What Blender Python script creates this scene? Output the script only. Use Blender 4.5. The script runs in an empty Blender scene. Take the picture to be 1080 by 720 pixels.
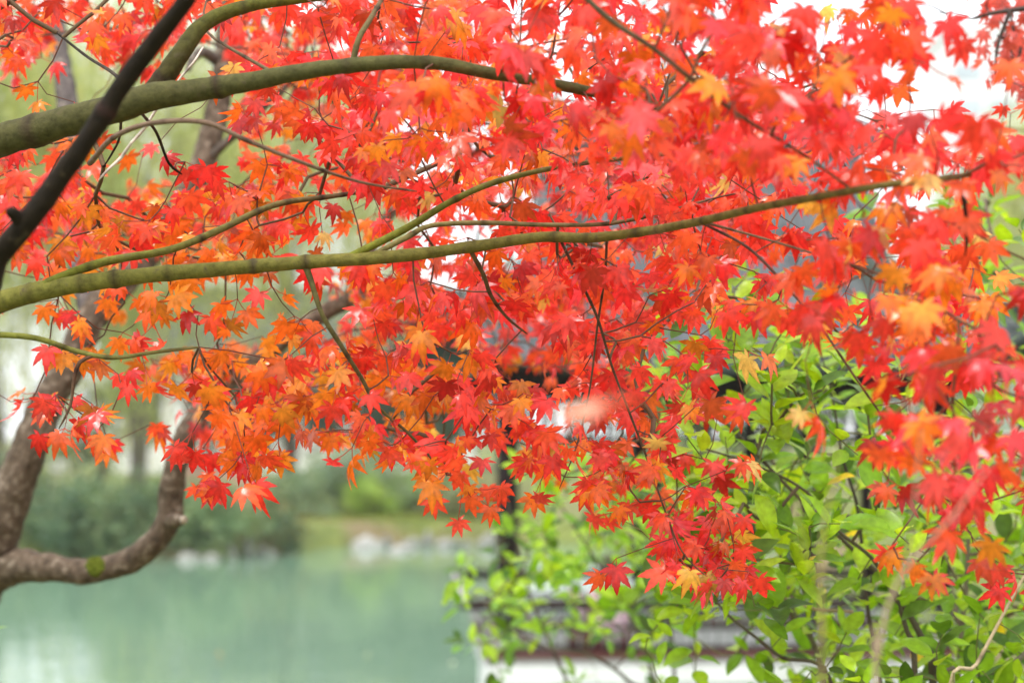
import bpy, bmesh, math, random
import numpy as np
from mathutils import Vector, Matrix, noise as mnoise
from mathutils.bvhtree import BVHTree

R = math.radians
PI = math.pi
rng = np.random.default_rng(7)
random.seed(7)
scene = bpy.context.scene
COL = scene.collection

# ------------------------------------------------------------------ camera
F = 2100.0                      # focal length in photo pixels (1080 wide)
PITCH = math.atan2(100.0, F)    # horizon sits at photo row 460
CAM = Vector((0, 0, 2.9))
FWD = Vector((0, math.cos(PITCH), math.sin(PITCH)))
UP = Vector((0, -math.sin(PITCH), math.cos(PITCH)))
RIGHT = Vector((1, 0, 0))


def P(px, py, d):
    """point seen at photo pixel (px, py), d metres in front of the camera"""
    return CAM + FWD * d + RIGHT * ((px - 540) / F * d) + UP * ((360 - py) / F * d)


cam_data = bpy.data.cameras.new('camera')
cam = bpy.data.objects.new('camera', cam_data)
COL.objects.link(cam)
cam.location = CAM
cam.rotation_euler = (PI / 2 + PITCH, 0, 0)
cam_data.sensor_width = 36
cam_data.lens = 36 * F / 1080
cam_data.clip_start = 0.05
cam_data.clip_end = 3000
cam_data.dof.use_dof = True
cam_data.dof.focus_distance = 2.6
cam_data.dof.aperture_fstop = 4.0
scene.camera = cam

# ------------------------------------------------------------------ world and sun
SUN_EL, SUN_AZ = 62.0, 205.0      # degrees; azimuth clockwise from +Y
w = bpy.data.worlds.new('World')
scene.world = w
w.use_nodes = True
nt = w.node_tree
nt.nodes.clear()
out = nt.nodes.new('ShaderNodeOutputWorld')
bg = nt.nodes.new('ShaderNodeBackground')
sky = nt.nodes.new('ShaderNodeTexSky')
sky.sky_type = 'NISHITA'
sky.sun_disc = False
sky.sun_elevation = R(SUN_EL)
sky.sun_rotation = R(SUN_AZ)
sky.air_density = 1.0
sky.dust_density = 4.0
sky.ozone_density = 1.0
cl_no = nt.nodes.new('ShaderNodeTexNoise')
cl_no.inputs['Scale'].default_value = 2.2
cl_no.inputs['Detail'].default_value = 5
cl_ramp = nt.nodes.new('ShaderNodeValToRGB')
cl_ramp.color_ramp.elements[0].position = 0.3
cl_ramp.color_ramp.elements[0].color = (9.0, 9.4, 9.9, 1)
cl_ramp.color_ramp.elements[1].position = 0.75
cl_ramp.color_ramp.elements[1].color = (12.5, 12.5, 12.3, 1)
mixw = nt.nodes.new('ShaderNodeMix')
mixw.data_type = 'RGBA'
mixw.inputs[0].default_value = 0.86
tcw = nt.nodes.new('ShaderNodeTexCoord')
nt.links.new(tcw.outputs['Generated'], cl_no.inputs['Vector'])
nt.links.new(cl_no.outputs['Fac'], cl_ramp.inputs['Fac'])
nt.links.new(sky.outputs['Color'], mixw.inputs[6])
nt.links.new(cl_ramp.outputs['Color'], mixw.inputs[7])
nt.links.new(mixw.outputs[2], bg.inputs['Color'])
bg.inputs['Strength'].default_value = 0.08
nt.links.new(bg.outputs['Background'], out.inputs['Surface'])

sd = bpy.data.lights.new('sun', 'SUN')
sd.energy = 1.5
sd.angle = R(14)
sd.color = (1.0, 0.965, 0.91)
sun = bpy.data.objects.new('sun', sd)
COL.objects.link(sun)
a, e = R(SUN_AZ), R(SUN_EL)
to_sun = Vector((math.sin(a) * math.cos(e), math.cos(a) * math.cos(e), math.sin(e)))
sun.rotation_euler = to_sun.to_track_quat('Z', 'Y').to_euler()

vs = scene.view_settings
vs.view_transform = 'Standard'
vs.look = 'None'
vs.exposure = 1.36
vs.gamma = 1
vs.use_curve_mapping = False
scene.render.engine = 'CYCLES'
scene.cycles.use_denoising = True
scene.cycles.max_bounces = 10
scene.cycles.transmission_bounces = 6
scene.cycles.diffuse_bounces = 5
scene.cycles.volume_bounces = 0
scene.cycles.sample_clamp_indirect = 8


# ------------------------------------------------------------------ materials
def new_mat(name):
    m = bpy.data.materials.new(name)
    m.use_nodes = True
    t = m.node_tree
    t.nodes.clear()
    return m, t, t.nodes.new('ShaderNodeOutputMaterial')


def N(t, kind, **kw):
    n = t.nodes.new(kind)
    for k, v in kw.items():
        if k in n.inputs:
            n.inputs[k].default_value = v
        else:
            setattr(n, k, v)
    return n


def rgba(c):
    return (c[0], c[1], c[2], 1)


def noise_mat(name, c1, c2, scale=8, rough=0.8, bump=0.3, detail=6, stretch=(1, 1, 1), spec=0.3, c3=None, s3=2.0, lo=0.35, hi=0.65, bscale=None, p3=(0.5, 0.65)):
    m, t, o = new_mat(name)
    tc = N(t, 'ShaderNodeTexCoord')
    mp = N(t, 'ShaderNodeMapping')
    mp.inputs['Scale'].default_value = stretch
    no = N(t, 'ShaderNodeTexNoise', Scale=scale, Detail=detail)
    rp = N(t, 'ShaderNodeValToRGB')
    rp.color_ramp.elements[0].position = lo
    rp.color_ramp.elements[0].color = rgba(c1)
    rp.color_ramp.elements[1].position = hi
    rp.color_ramp.elements[1].color = rgba(c2)
    b = N(t, 'ShaderNodeBsdfPrincipled', Roughness=rough)
    b.inputs['Specular IOR Level'].default_value = spec
    L = t.links.new
    L(tc.outputs['Object'], mp.inputs['Vector'])
    L(mp.outputs['Vector'], no.inputs['Vector'])
    L(no.outputs['Fac'], rp.inputs['Fac'])
    col = rp.outputs['Color']
    if c3 is not None:
        n3 = N(t, 'ShaderNodeTexNoise', Scale=s3, Detail=4)
        r3 = N(t, 'ShaderNodeValToRGB')
        r3.color_ramp.elements[0].position = p3[0]
        r3.color_ramp.elements[1].position = p3[1]
        mx = N(t, 'ShaderNodeMix', data_type='RGBA')
        mx.inputs[7].default_value = rgba(c3)
        L(tc.outputs['Object'], n3.inputs['Vector'])
        L(n3.outputs['Fac'], r3.inputs['Fac'])
        L(r3.outputs['Color'], mx.inputs[0])
        L(col, mx.inputs[6])
        col = mx.outputs[2]
    L(col, b.inputs['Base Color'])
    if bump:
        bn = N(t, 'ShaderNodeTexNoise', Scale=bscale or scale * 3, Detail=6)
        L(mp.outputs['Vector'], bn.inputs['Vector'])
        bp = N(t, 'ShaderNodeBump', Strength=bump)
        bp.inputs['Distance'].default_value = 0.01
        L(bn.outputs['Fac'], bp.inputs['Height'])
        L(bp.outputs['Normal'], b.inputs['Normal'])
    L(b.outputs['BSDF'], o.inputs['Surface'])
    return m


def bark_mat(name, bump=0.5, scale=60, rough=0.75, mott=0.35, spot=None, spot_scale=25, spot_p=(0.58, 0.68)):
    """bark whose colour runs along the 'tint' attribute (rings, green shoots) and is mottled by noise"""
    m, t, o = new_mat(name)
    L = t.links.new
    at = N(t, 'ShaderNodeAttribute', attribute_name='tint')
    tc = N(t, 'ShaderNodeTexCoord')
    no = N(t, 'ShaderNodeTexNoise', Scale=scale, Detail=7, Roughness=0.65)
    L(tc.outputs['Object'], no.inputs['Vector'])
    mr = N(t, 'ShaderNodeMapRange')
    mr.inputs['From Min'].default_value = 0.25
    mr.inputs['From Max'].default_value = 0.75
    mr.inputs['To Min'].default_value = 1 - mott
    mr.inputs['To Max'].default_value = 1 + mott
    L(no.outputs['Fac'], mr.inputs['Value'])
    mx = N(t, 'ShaderNodeVectorMath', operation='SCALE')
    L(at.outputs['Color'], mx.inputs[0])
    L(mr.outputs['Result'], mx.inputs['Scale'])
    col = mx.outputs['Vector']
    if spot is not None:
        n3 = N(t, 'ShaderNodeTexNoise', Scale=spot_scale, Detail=5, Roughness=0.6)
        L(tc.outputs['Object'], n3.inputs['Vector'])
        r3 = N(t, 'ShaderNodeValToRGB')
        r3.color_ramp.elements[0].position = spot_p[0]
        r3.color_ramp.elements[1].position = spot_p[1]
        L(n3.outputs['Fac'], r3.inputs['Fac'])
        m3 = N(t, 'ShaderNodeMix', data_type='RGBA')
        m3.inputs[7].default_value = rgba(spot)
        L(r3.outputs['Color'], m3.inputs[0])
        L(col, m3.inputs[6])
        col = m3.outputs[2]
    b = N(t, 'ShaderNodeBsdfPrincipled', Roughness=rough)
    b.inputs['Specular IOR Level'].default_value = 0.15
    L(col, b.inputs['Base Color'])
    bp = N(t, 'ShaderNodeBump', Strength=bump)
    bp.inputs['Distance'].default_value = 0.004
    L(no.outputs['Fac'], bp.inputs['Height'])
    L(bp.outputs['Normal'], b.inputs['Normal'])
    L(b.outputs['BSDF'], o.inputs['Surface'])
    return m


def leaf_mat(name, trans=0.5, rough=0.38, spec=0.5, mott=0.25, mscale=90, warm=(1.1, 1.0, 0.8), spots=None):
    m, t, o = new_mat(name)
    L = t.links.new
    at = N(t, 'ShaderNodeAttribute', attribute_name='tint')
    tc = N(t, 'ShaderNodeTexCoord')
    no = N(t, 'ShaderNodeTexNoise', Scale=mscale, Detail=5)
    L(tc.outputs['Object'], no.inputs['Vector'])
    mr = N(t, 'ShaderNodeMapRange')
    mr.inputs['From Min'].default_value = 0.3
    mr.inputs['From Max'].default_value = 0.7
    mr.inputs['To Min'].default_value = 1 - mott
    mr.inputs['To Max'].default_value = 1 + mott
    L(no.outputs['Fac'], mr.inputs['Value'])
    mx = N(t, 'ShaderNodeVectorMath', operation='SCALE')
    L(at.outputs['Color'], mx.inputs[0])
    L(mr.outputs['Result'], mx.inputs['Scale'])
    col = mx.outputs['Vector']
    if spots is not None:
        n3 = N(t, 'ShaderNodeTexNoise', Scale=mscale * 2.5, Detail=3)
        L(tc.outputs['Object'], n3.inputs['Vector'])
        r3 = N(t, 'ShaderNodeValToRGB')
        r3.color_ramp.elements[0].position = 0.68
        r3.color_ramp.elements[1].position = 0.76
        L(n3.outputs['Fac'], r3.inputs['Fac'])
        m3 = N(t, 'ShaderNodeMix', data_type='RGBA')
        m3.inputs[7].default_value = rgba(spots)
        L(r3.outputs['Color'], m3.inputs[0])
        L(col, m3.inputs[6])
        col = m3.outputs[2]
    b = N(t, 'ShaderNodeBsdfPrincipled', Roughness=rough)
    b.inputs['Specular IOR Level'].default_value = spec
    L(col, b.inputs['Base Color'])
    bp = N(t, 'ShaderNodeBump', Strength=0.25)
    bp.inputs['Distance'].default_value = 0.002
    L(no.outputs['Fac'], bp.inputs['Height'])
    L(bp.outputs['Normal'], b.inputs['Normal'])
    tm = N(t, 'ShaderNodeVectorMath', operation='MULTIPLY')
    tm.inputs[1].default_value = warm
    L(col, tm.inputs[0])
    tr = N(t, 'ShaderNodeBsdfTranslucent')
    L(tm.outputs['Vector'], tr.inputs['Color'])
    ms = N(t, 'ShaderNodeMixShader')
    ms.inputs['Fac'].default_value = trans
    L(b.outputs['BSDF'], ms.inputs[1])
    L(tr.outputs['BSDF'], ms.inputs[2])
    L(ms.outputs['Shader'], o.inputs['Surface'])
    return m


M = {}
M['maple_leaf'] = leaf_mat('maple leaf', trans=0.5, rough=0.27, spec=0.65, warm=(1.12, 1.05, 0.75), spots=(0.30, 0.03, 0.02))
M['shrub_leaf'] = leaf_mat('shrub leaf', trans=0.5, rough=0.33, spec=0.4, warm=(1.25, 1.15, 0.4), mott=0.2)
M['far_leaf'] = leaf_mat('distant leaf', trans=0.4, rough=0.5, spec=0.3, mscale=2, mott=0.25, warm=(1.1, 1.1, 0.6))
M['bark_green'] = bark_mat('green maple bark', bump=0.6, scale=90, mott=0.5, spot=(0.07, 0.055, 0.03), spot_scale=45, spot_p=(0.6, 0.72))
M['bark_old'] = bark_mat('old maple bark', bump=1.0, scale=55, mott=0.75, spot=(0.26, 0.225, 0.18), spot_scale=55, spot_p=(0.54, 0.74))
M['twig'] = bark_mat('twig bark', bump=0.2, scale=200, mott=0.25)
M['moss'] = noise_mat('moss', (0.10, 0.14, 0.01), (0.22, 0.27, 0.03), 120, 0.95, 0.8)
M['cut'] = noise_mat('cut wood', (0.26, 0.22, 0.17), (0.42, 0.37, 0.29), 90, 0.8, 0.2)


# ------------------------------------------------------------------ object helpers
def tag(o, label=None, cat=None, group=None, kind=None):
    if label: o['label'] = label
    if cat: o['category'] = cat
    if group: o['group'] = group
    if kind: o['kind'] = kind
    return o


def empty(name, loc=(0, 0, 0), rz=0):
    o = bpy.data.objects.new(name, None)
    COL.objects.link(o)
    o.location = loc
    o.rotation_euler = (0, 0, rz)
    o.empty_display_size = 0.1
    return o


def mesh_obj(name, verts, faces, mat, parent=None, smooth=True, tint=None, world=True):
    """verts in world space; parent only groups them (parent loc is subtracted)"""
    me = bpy.data.meshes.new(name)
    v = np.asarray(verts, dtype=float)
    if parent is not None and world:
        inv = np.array((Matrix.LocRotScale(parent.location, parent.rotation_euler, parent.scale)).inverted())
        if parent.parent is not None:
            pp = parent.parent
            inv = inv @ np.array((Matrix.LocRotScale(pp.location, pp.rotation_euler, pp.scale)).inverted())
        v = v @ inv[:3, :3].T + inv[:3, 3]
    me.from_pydata(v.tolist(), [], faces if isinstance(faces, list) else faces.tolist())
    if smooth:
        me.polygons.foreach_set('use_smooth', [True] * len(me.polygons))
    if tint is not None:
        at = me.color_attributes.new('tint', 'FLOAT_COLOR', 'POINT')
        c = np.ones((len(v), 4))
        c[:, :3] = tint
        at.data.foreach_set('color', c.ravel())
    me.materials.append(mat)
    me.update()
    o = bpy.data.objects.new(name, me)
    COL.objects.link(o)
    if parent is not None:
        o.parent = parent
    return o


class MB:
    """collects shapes, builds ONE mesh object"""
    def __init__(s):
        s.v, s.f, s.t = [], [], []

    def add(s, v, f, tint=None):
        n = len(s.v)
        s.v.extend([tuple(x) for x in v])
        s.f.extend([tuple(i + n for i in q) for q in f])
        if tint is not None:
            tn = np.asarray(tint, dtype=float)
            if tn.ndim == 1:
                tn = np.repeat(tn[None, :], len(v), 0)
            s.t.extend(tn.tolist())

    def box(s, c, size, rz=0, bev=0.0):
        bm = bmesh.new()
        bmesh.ops.create_cube(bm, size=1)
        for v in bm.verts:
            v.co = Vector((v.co.x * size[0], v.co.y * size[1], v.co.z * size[2]))
        if bev > 0:
            bmesh.ops.bevel(bm, geom=bm.edges[:], offset=bev, segments=2, affect='EDGES')
        rot = Matrix.Rotation(rz, 3, 'Z')
        bm.verts.index_update()
        s.add([rot @ v.co + Vector(c) for v in bm.verts], [[v.index for v in f.verts] for f in bm.faces])
        bm.free()

    def tube(s, pts, rad, n=8, caps=True, tint=None):
        v, f = tube(pts, rad, n, caps)
        s.add(v, f, tint)

    def build(s, name, mat, parent=None, smooth=False, world=True):
        return mesh_obj(name, s.v, s.f, mat, parent, smooth, np.array(s.t) if s.t else None, world)


def tube(pts, rad, n=8, caps=True):
    pts = [Vector(p) for p in pts]
    m = len(pts)
    if not hasattr(rad, '__len__'):
        rad = [rad] * m
    T = [(pts[min(i + 1, m - 1)] - pts[max(i - 1, 0)]).normalized() for i in range(m)]
    ref = Vector((0, 0, 1)) if abs(T[0].z) < 0.9 else Vector((1, 0, 0))
    u = (ref - T[0] * ref.dot(T[0])).normalized()
    V, Fc = [], []
    for i in range(m):
        u = (u - T[i] * u.dot(T[i])).normalized()
        b = T[i].cross(u)
        for k in range(n):
            an = 2 * PI * k / n
            V.append(pts[i] + (u * math.cos(an) + b * math.sin(an)) * rad[i])
    for i in range(m - 1):
        for k in range(n):
            k2 = (k + 1) % n
            Fc.append((i * n + k, i * n + k2, (i + 1) * n + k2, (i + 1) * n + k))
    if caps:
        Fc.append(tuple(range(n - 1, -1, -1)))
        Fc.append(tuple((m - 1) * n + k for k in range(n)))
    return V, Fc


def smooth_path(ctrl, step):
    """Catmull-Rom through (Vector, radius) controls, resampled about every step metres"""
    pts = [c[0] for c in ctrl]
    rad = [c[1] for c in ctrl]
    pts = [pts[0] * 2 - pts[1]] + pts + [pts[-1] * 2 - pts[-2]]
    rad = [rad[0]] + rad + [rad[-1]]
    op, orr = [], []
    for i in range(1, len(pts) - 2):
        n = max(2, int((pts[i + 1] - pts[i]).length / step))
        for k in range(n):
            t = k / n
            p0, p1, p2, p3 = pts[i - 1:i + 3]
            op.append(0.5 * ((2 * p1) + (p2 - p0) * t + (2 * p0 - 5 * p1 + 4 * p2 - p3) * t * t + (3 * p1 - p0 - 3 * p2 + p3) * t ** 3))
            orr.append(rad[i] + (rad[i + 1] - rad[i]) * t)
    op.append(pts[-2])
    orr.append(rad[-2])
    return op, orr


def limb_mesh(ctrl, step=0.008, n=12, wob=0.06, c0=(0.2, 0.2, 0.05), c1=None, ring=0.0, ring_col=(0.05, 0.025, 0.02), seed=0, wf=30, taper=True):
    """a tapering branch; returns verts, faces, tint, centre points, radii. ring = mean spacing of the dark leaf-scar rings"""
    rr = random.Random(seed)
    pts, rad = smooth_path(ctrl, step)
    m = len(pts)
    s = [0.0]
    for i in range(1, m):
        s.append(s[-1] + (pts[i] - pts[i - 1]).length)
    rings = []
    if ring > 0:
        x = ring * rr.random()
        while x < s[-1]:
            rings.append((x, rr.uniform(0.6, 1.0)))
            x += ring * rr.uniform(0.55, 1.6)
    rad2, mult = [], []
    for i in range(m):
        g = 0
        for rx, st in rings:
            g = max(g, st * math.exp(-((s[i] - rx) / max(0.0032, rad[i] * 0.30)) ** 2))
        mult.append(g)
        rad2.append(rad[i] * (1 + 0.16 * g))
    if taper:
        rad2[-1] *= 0.5
    V, Fc = tube(pts, rad2, n)
    c0 = np.array(c0)
    c1 = c0 if c1 is None else np.array(c1)
    rc = np.array(ring_col)
    tint = []
    for i in range(m):
        base = c0 + (c1 - c0) * (s[i] / max(s[-1], 1e-6))
        col = base + (rc - base) * min(1, mult[i] * 0.95)
        for k in range(n):
            v = V[i * n + k]
            nz = mnoise.noise(v * wf + Vector((seed, 0, 0)))
            nz2 = mnoise.noise(v * wf * 3.3)
            V[i * n + k] = pts[i] + (v - pts[i]) * (1 + wob * nz + wob * 0.5 * nz2)
            tint.append(col)
    return V, Fc, np.array(tint), pts, rad2


# ------------------------------------------------------------------ leaf templates
def maple_template(seed):
    r = random.Random(seed)
    droop = r.uniform(0.10, 0.45) if seed % 4 else r.uniform(0.6, 1.0)
    cup = r.uniform(-0.15, 0.35) if seed % 5 else r.uniform(0.4, 0.8)
    ang = [0, 36, -36, 74, -74, 116, -116]
    ln = [1.0, 0.93, 0.93, 0.76, 0.76, 0.46, 0.46]
    ang = [R(x + r.uniform(-5, 5)) for x in ang]
    ln = [x * r.uniform(0.9, 1.08) for x in ln]
    order = sorted(range(7), key=lambda i: ang[i])
    V = [(0, 0, 0)]
    isrib = [1.0]
    rad = [0.0]
    Fc = []
    def z(x, y, extra=0):
        q = math.hypot(x, y)
        return -droop * q * q + cup * x * x + extra
    def put(rr, an, zoff=0, rib=0):
        x, y = rr * math.sin(an), rr * math.cos(an)
        V.append((x, y, z(x, y, zoff)))
        isrib.append(rib)
        rad.append(rr)
        return len(V) - 1
    sinus = []
    for i in range(8):
        if i == 0:
            a_, l_ = ang[order[0]] - R(34), 0.10
        elif i == 7:
            a_, l_ = ang[order[6]] + R(34), 0.10
        else:
            p, q = order[i - 1], order[i]
            a_, l_ = (ang[p] + ang[q]) / 2, r.uniform(0.38, 0.49) * min(ln[p], ln[q])
        sinus.append(put(l_, a_, 0.035))
    for j, o in enumerate(order):
        a_, l_ = ang[o], ln[o]
        lift = r.uniform(-0.24, 0.12)
        hw = 0.182 * r.uniform(0.88, 1.1)
        tw = r.uniform(-0.05, 0.05)
        def pt(t, side, rib=0):
            x = t * l_
            base_a = a_ + math.atan2(side, x)
            return put(math.hypot(x, side), base_a, lift * t * t + (0.035 if side else 0.0) * (1 - t) + tw * side * 6 * t, rib)
        # midrib points
        m1 = pt(0.42, 0, 1); m2 = pt(0.62, 0, 1); m3 = pt(0.8, 0, 1); tip = pt(1.0, 0, 0.4)
        w1, w2, w3 = hw * 0.98 * l_, hw * 0.86 * l_, hw * 0.40 * l_
        # small teeth: notch before each bulge
        lA = pt(0.50, -w1); lB = pt(0.54, -w1 * 0.86); lC = pt(0.67, -w2 * 0.92); lD = pt(0.71, -w2 * 0.66); lE = pt(0.84, -w3)
        rA = pt(0.50, w1); rB = pt(0.54, w1 * 0.86); rC = pt(0.67, w2 * 0.92); rD = pt(0.71, w2 * 0.66); rE = pt(0.84, w3)
        sl, sr = sinus[j], sinus[j + 1]
        Fc += [(0, sl, m1), (0, m1, sr), (sl, lA, m1), (sr, m1, rA),
               (lA, lB, m1), (rA, m1, rB), (lB, lC, m2), (lB, m2, m1), (rB, m1, m2), (rB, m2, rC),
               (lC, lD, m2), (rC, m2, rD), (lD, lE, m3), (lD, m3, m2), (rD, m2, m3), (rD, m3, rE),
               (lE, tip, m3), (rE, m3, tip)]
    return np.array(V), np.array(Fc), np.array(isrib), np.array(rad)


def oval_template(seed, hw=0.24, droop=0.25, fold=0.12, n=7, tipp=0.8):
    r = random.Random(seed)
    V, rib, rad = [], [], []
    droop *= r.uniform(0.3, 1.4)
    fold *= r.uniform(0.4, 1.6)
    side = r.uniform(-0.12, 0.12)
    for i in range(n + 1):
        t = i / n
        wd = hw * (math.sin(PI * t ** tipp) ** 0.8 if 0 < t < 1 else 0.012)
        zz = -droop * t * t + 0.02 * math.sin(t * 9 + seed)
        bx = side * t * t
        V += [(-wd + bx, t, zz + fold * wd * 2), (bx, t, zz), (wd + bx, t, zz + fold * wd * 2)]
        rib += [0, 1, 0]
        rad += [t] * 3
    Fc = []
    for i in range(n):
        b = i * 3
        Fc += [(b, b + 1, b + 4, b + 3), (b + 1, b + 2, b + 5, b + 4)]
    return np.array(V), Fc, np.array(rib), np.array(rad)


MAPLE_T = [maple_template(i) for i in range(22)]
OVAL_T = [oval_template(i, hw=0.27, tipp=0.9) for i in range(8)]
NARROW_T = [oval_template(i + 50, hw=0.07, droop=0.5, fold=0.1, n=6, tipp=0.7) for i in range(5)]


def unit(v):
    v = np.asarray(v, dtype=float)
    return v / max(1e-9, np.linalg.norm(v))


def place_leaf(tpl, base, tip_dir, normal, size, col, colt, rib_gain=0.25):
    """returns verts, faces, tint for one leaf blade whose stalk end is at base"""
    V, Fc, rib, rad = tpl
    y = unit(tip_dir)
    z = np.asarray(normal, dtype=float)
    z = z - y * z.dot(y)
    if np.linalg.norm(z) < 1e-4:
        z = np.cross(y, [1, 0.2, 0])
    z = unit(z)
    x = np.cross(y, z)
    W = base + size * (V[:, :1] * x + V[:, 1:2] * y + V[:, 2:3] * z)
    col, colt = np.array(col), np.array(colt)
    k = np.clip(rad, 0, 1)[:, None] ** 1.5
    tint = col * (1 - k) + colt * k
    tint = np.clip(tint * (1 + rib_gain * rib[:, None]), 0, 0.95)
    return W, Fc, tint


def stalk(p0, p1, r0, r1, sag=0.0):
    p0, p1 = np.asarray(p0), np.asarray(p1)
    mid = (p0 + p1) / 2 - np.array([0, 0, sag])
    return tube([p0, mid, p1], [r0, (r0 + r1) / 2, r1], 4, False)


# ------------------------------------------------------------------ growing twigs from limbs to leaf nodes
def grow(seeds, targets, path_w=0.22):
    """Prim-like growth: every target joins the nearest point already in the tree. returns parents (index into seeds+targets)"""
    seeds, targets = np.asarray(seeds), np.asarray(targets)
    ns, ntg = len(seeds), len(targets)
    allp = np.vstack([seeds, targets])
    plen = np.zeros(ns + ntg)
    parent = -np.ones(ns + ntg, dtype=int)
    best = np.full(ntg, 1e9)
    bi = np.zeros(ntg, dtype=int)
    for i in range(ns):
        d = np.linalg.norm(targets - seeds[i], axis=1)
        u = d < best
        best[u] = d[u]
        bi[u] = i
    done = np.zeros(ntg, dtype=bool)
    order = []
    for _ in range(ntg):
        c = np.where(done, 1e9, best)
        j = int(np.argmin(c))
        done[j] = True
        q = ns + j
        parent[q] = bi[j]
        plen[q] = plen[bi[j]] + np.linalg.norm(allp[q] - allp[bi[j]])
        order.append(q)
        d = np.linalg.norm(targets - targets[j], axis=1) + path_w * plen[q]
        u = (d < best) & ~done
        best[u] = d[u]
        bi[u] = q
    cnt = np.ones(ns + ntg)
    for q in reversed(order):
        if parent[q] >= ns:
            cnt[parent[q]] += cnt[q]
    return allp, parent, cnt


def twig_mesh(mb, allp, parent, cnt, ns, r0, col, colb, jit=0.12, rmax=0.004, sag=0.0):
    for q in range(ns, len(allp)):
        p = parent[q]
        A, B = allp[p], allp[q]
        L = np.linalg.norm(B - A)
        rB = min(rmax, r0 * (cnt[q] ** 0.42))
        rA = min(rmax, r0 * ((cnt[p] if p >= ns else cnt[q]) ** 0.42))
        rA = min(rA, rB * 1.35)
        n = max(2, int(L / 0.035))
        if p >= ns and parent[p] >= 0:
            Tn = unit(A - allp[parent[p]])
        else:
            Tn = unit(B - A) + np.array([0, 0, 0.3])
        pts, rads = [], []
        for k in range(n + 1):
            t = k / n
            c1 = A + Tn * L * 0.33
            pt = (1 - t) ** 2 * A + 2 * t * (1 - t) * (c1 * 0.6 + (A + B) * 0.2) + t * t * B
            if 0 < k < n:
                pt = pt + rng.normal(0, 1, 3) * jit * 0.035 * min(1, L * 8)
                pt[2] -= sag * 4 * t * (1 - t) * L
            pts.append(pt)
            rads.append(rA + (rB - rA) * t)
        v, f = tube(pts, rads, 5, False)
        k_ = min(1.0, cnt[q] / 12)
        mb.add(v, f, np.array(col) * (1 - k_) + np.array(colb) * k_)


def rand_unit():
    return unit(rng.normal(0, 1, 3))


TO_CAM = np.array([0, -1, 0.05])


def build_leaves(parent_obj, leaves, mat, n_single, name='leaf', mass='foliage'):
    """leaves: list of (verts, faces, tint). The n_single that show most get their own mesh, the rest one mesh"""
    V, Fc, own = [], [], []
    off = 0
    for i, (v, f, t) in enumerate(leaves):
        V.append(v)
        for q in f:
            Fc.append([x + off for x in q])
            own.append(i)
        off += len(v)
    allv = np.vstack(V)
    pick = set()
    if n_single:
        bvh = BVHTree.FromPolygons([Vector(x) for x in allv], Fc)
        score = np.zeros(len(leaves))
        cam_np = np.array(CAM)
        for i, (v, f, t) in enumerate(leaves):
            rel = v - cam_np
            d = rel @ np.array(FWD)
            px = 540 + F * rel[:, 0] / d
            py = 360 - F * (rel @ np.array(UP)) / d
            if px.mean() < 0 or px.mean() > 1080 or py.mean() < 0 or py.mean() > 720:
                continue
            area = max(0.0, (px.max() - px.min()) * (py.max() - py.min()))
            vis = 0
            idx = list(range(0, len(v), max(1, len(v) // 7)))
            for k in idx:
                dv = Vector(v[k] - cam_np)
                h = bvh.ray_cast(CAM, dv.normalized(), dv.length + 0.01)
                if h[2] is None or own[h[2]] == i:
                    vis += 1
            score[i] = area * vis / len(idx)
        pick = set(np.argsort(-score)[:n_single].tolist())
    mv, mf, mt, off = [], [], [], 0
    for i, (v, f, t) in enumerate(leaves):
        if i in pick:
            mesh_obj(name, v, [tuple(int(x) for x in q) for q in f], mat, parent_obj, True, t)
        else:
            mv.append(v)
            mf.extend([tuple(int(x) + off for x in q) for q in f])
            mt.append(t)
            off += len(v)
    if mv:
        o = mesh_obj(mass, np.vstack(mv), mf, mat, parent_obj, True, np.vstack(mt))
        if n_single:
            o['kind'] = 'stuff'


# ------------------------------------------------------------------ ground and water
def land(x, y):
    """height of the ground: near bank, right bank and far bank round the pond"""
    nz = mnoise.noise(Vector((x * 0.13, y * 0.13, 0))) * 1.1 + mnoise.noise(Vector((x * 0.6, y * 0.6, 3))) * 0.25
    near = 7.2 - y + nz
    right = (x - 5.6 - 0.02 * y) * 0.9 + nz
    q_ = min(1, max(0, (x + 7.5) / 4.5))
    far = y - (47.6 + 5.9 * q_ * q_ * (3 - 2 * q_)) + nz * 0.5
    def ramp(d, top, width):
        t = min(1, max(0, (d + width * 0.5) / width))
        return t * t * (3 - 2 * t) * (top + 1.4) - 1.4
    h = max(ramp(near, 1.3, 2.4), ramp(right, 1.2, 2.4), ramp(far, 0.62, 1.3))
    if y > 56:
        h += min(1.5, (y - 56) * 0.03)
    return h + 0.05 * mnoise.noise(Vector((x * 1.5, y * 1.5, 7)))


def grid_axis(a, b, near, fine, coarse):
    xs = [a]
    while xs[-1] < b:
        x = xs[-1]
        xs.append(x + (fine if near[0] < x < near[1] else coarse))
    return xs


gx = grid_axis(-260, 260, (-26, 26), 0.5, 9.0)
gy = grid_axis(-40, 420, (0, 62), 0.5, 9.0)
gv = [(x, y, land(x, y)) for y in gy for x in gx]
nx_ = len(gx)
gf = [(j * nx_ + i, j * nx_ + i + 1, (j + 1) * nx_ + i + 1, (j + 1) * nx_ + i) for j in range(len(gy) - 1) for i in range(nx_ - 1)]
M['ground'] = noise_mat('park ground', (0.10, 0.13, 0.035), (0.17, 0.20, 0.05), 3, 0.95, 0.5, c3=(0.17, 0.135, 0.07), s3=0.35, p3=(0.48, 0.62))
tag(mesh_obj('ground', gv, gf, M['ground']), kind='structure')

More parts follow.
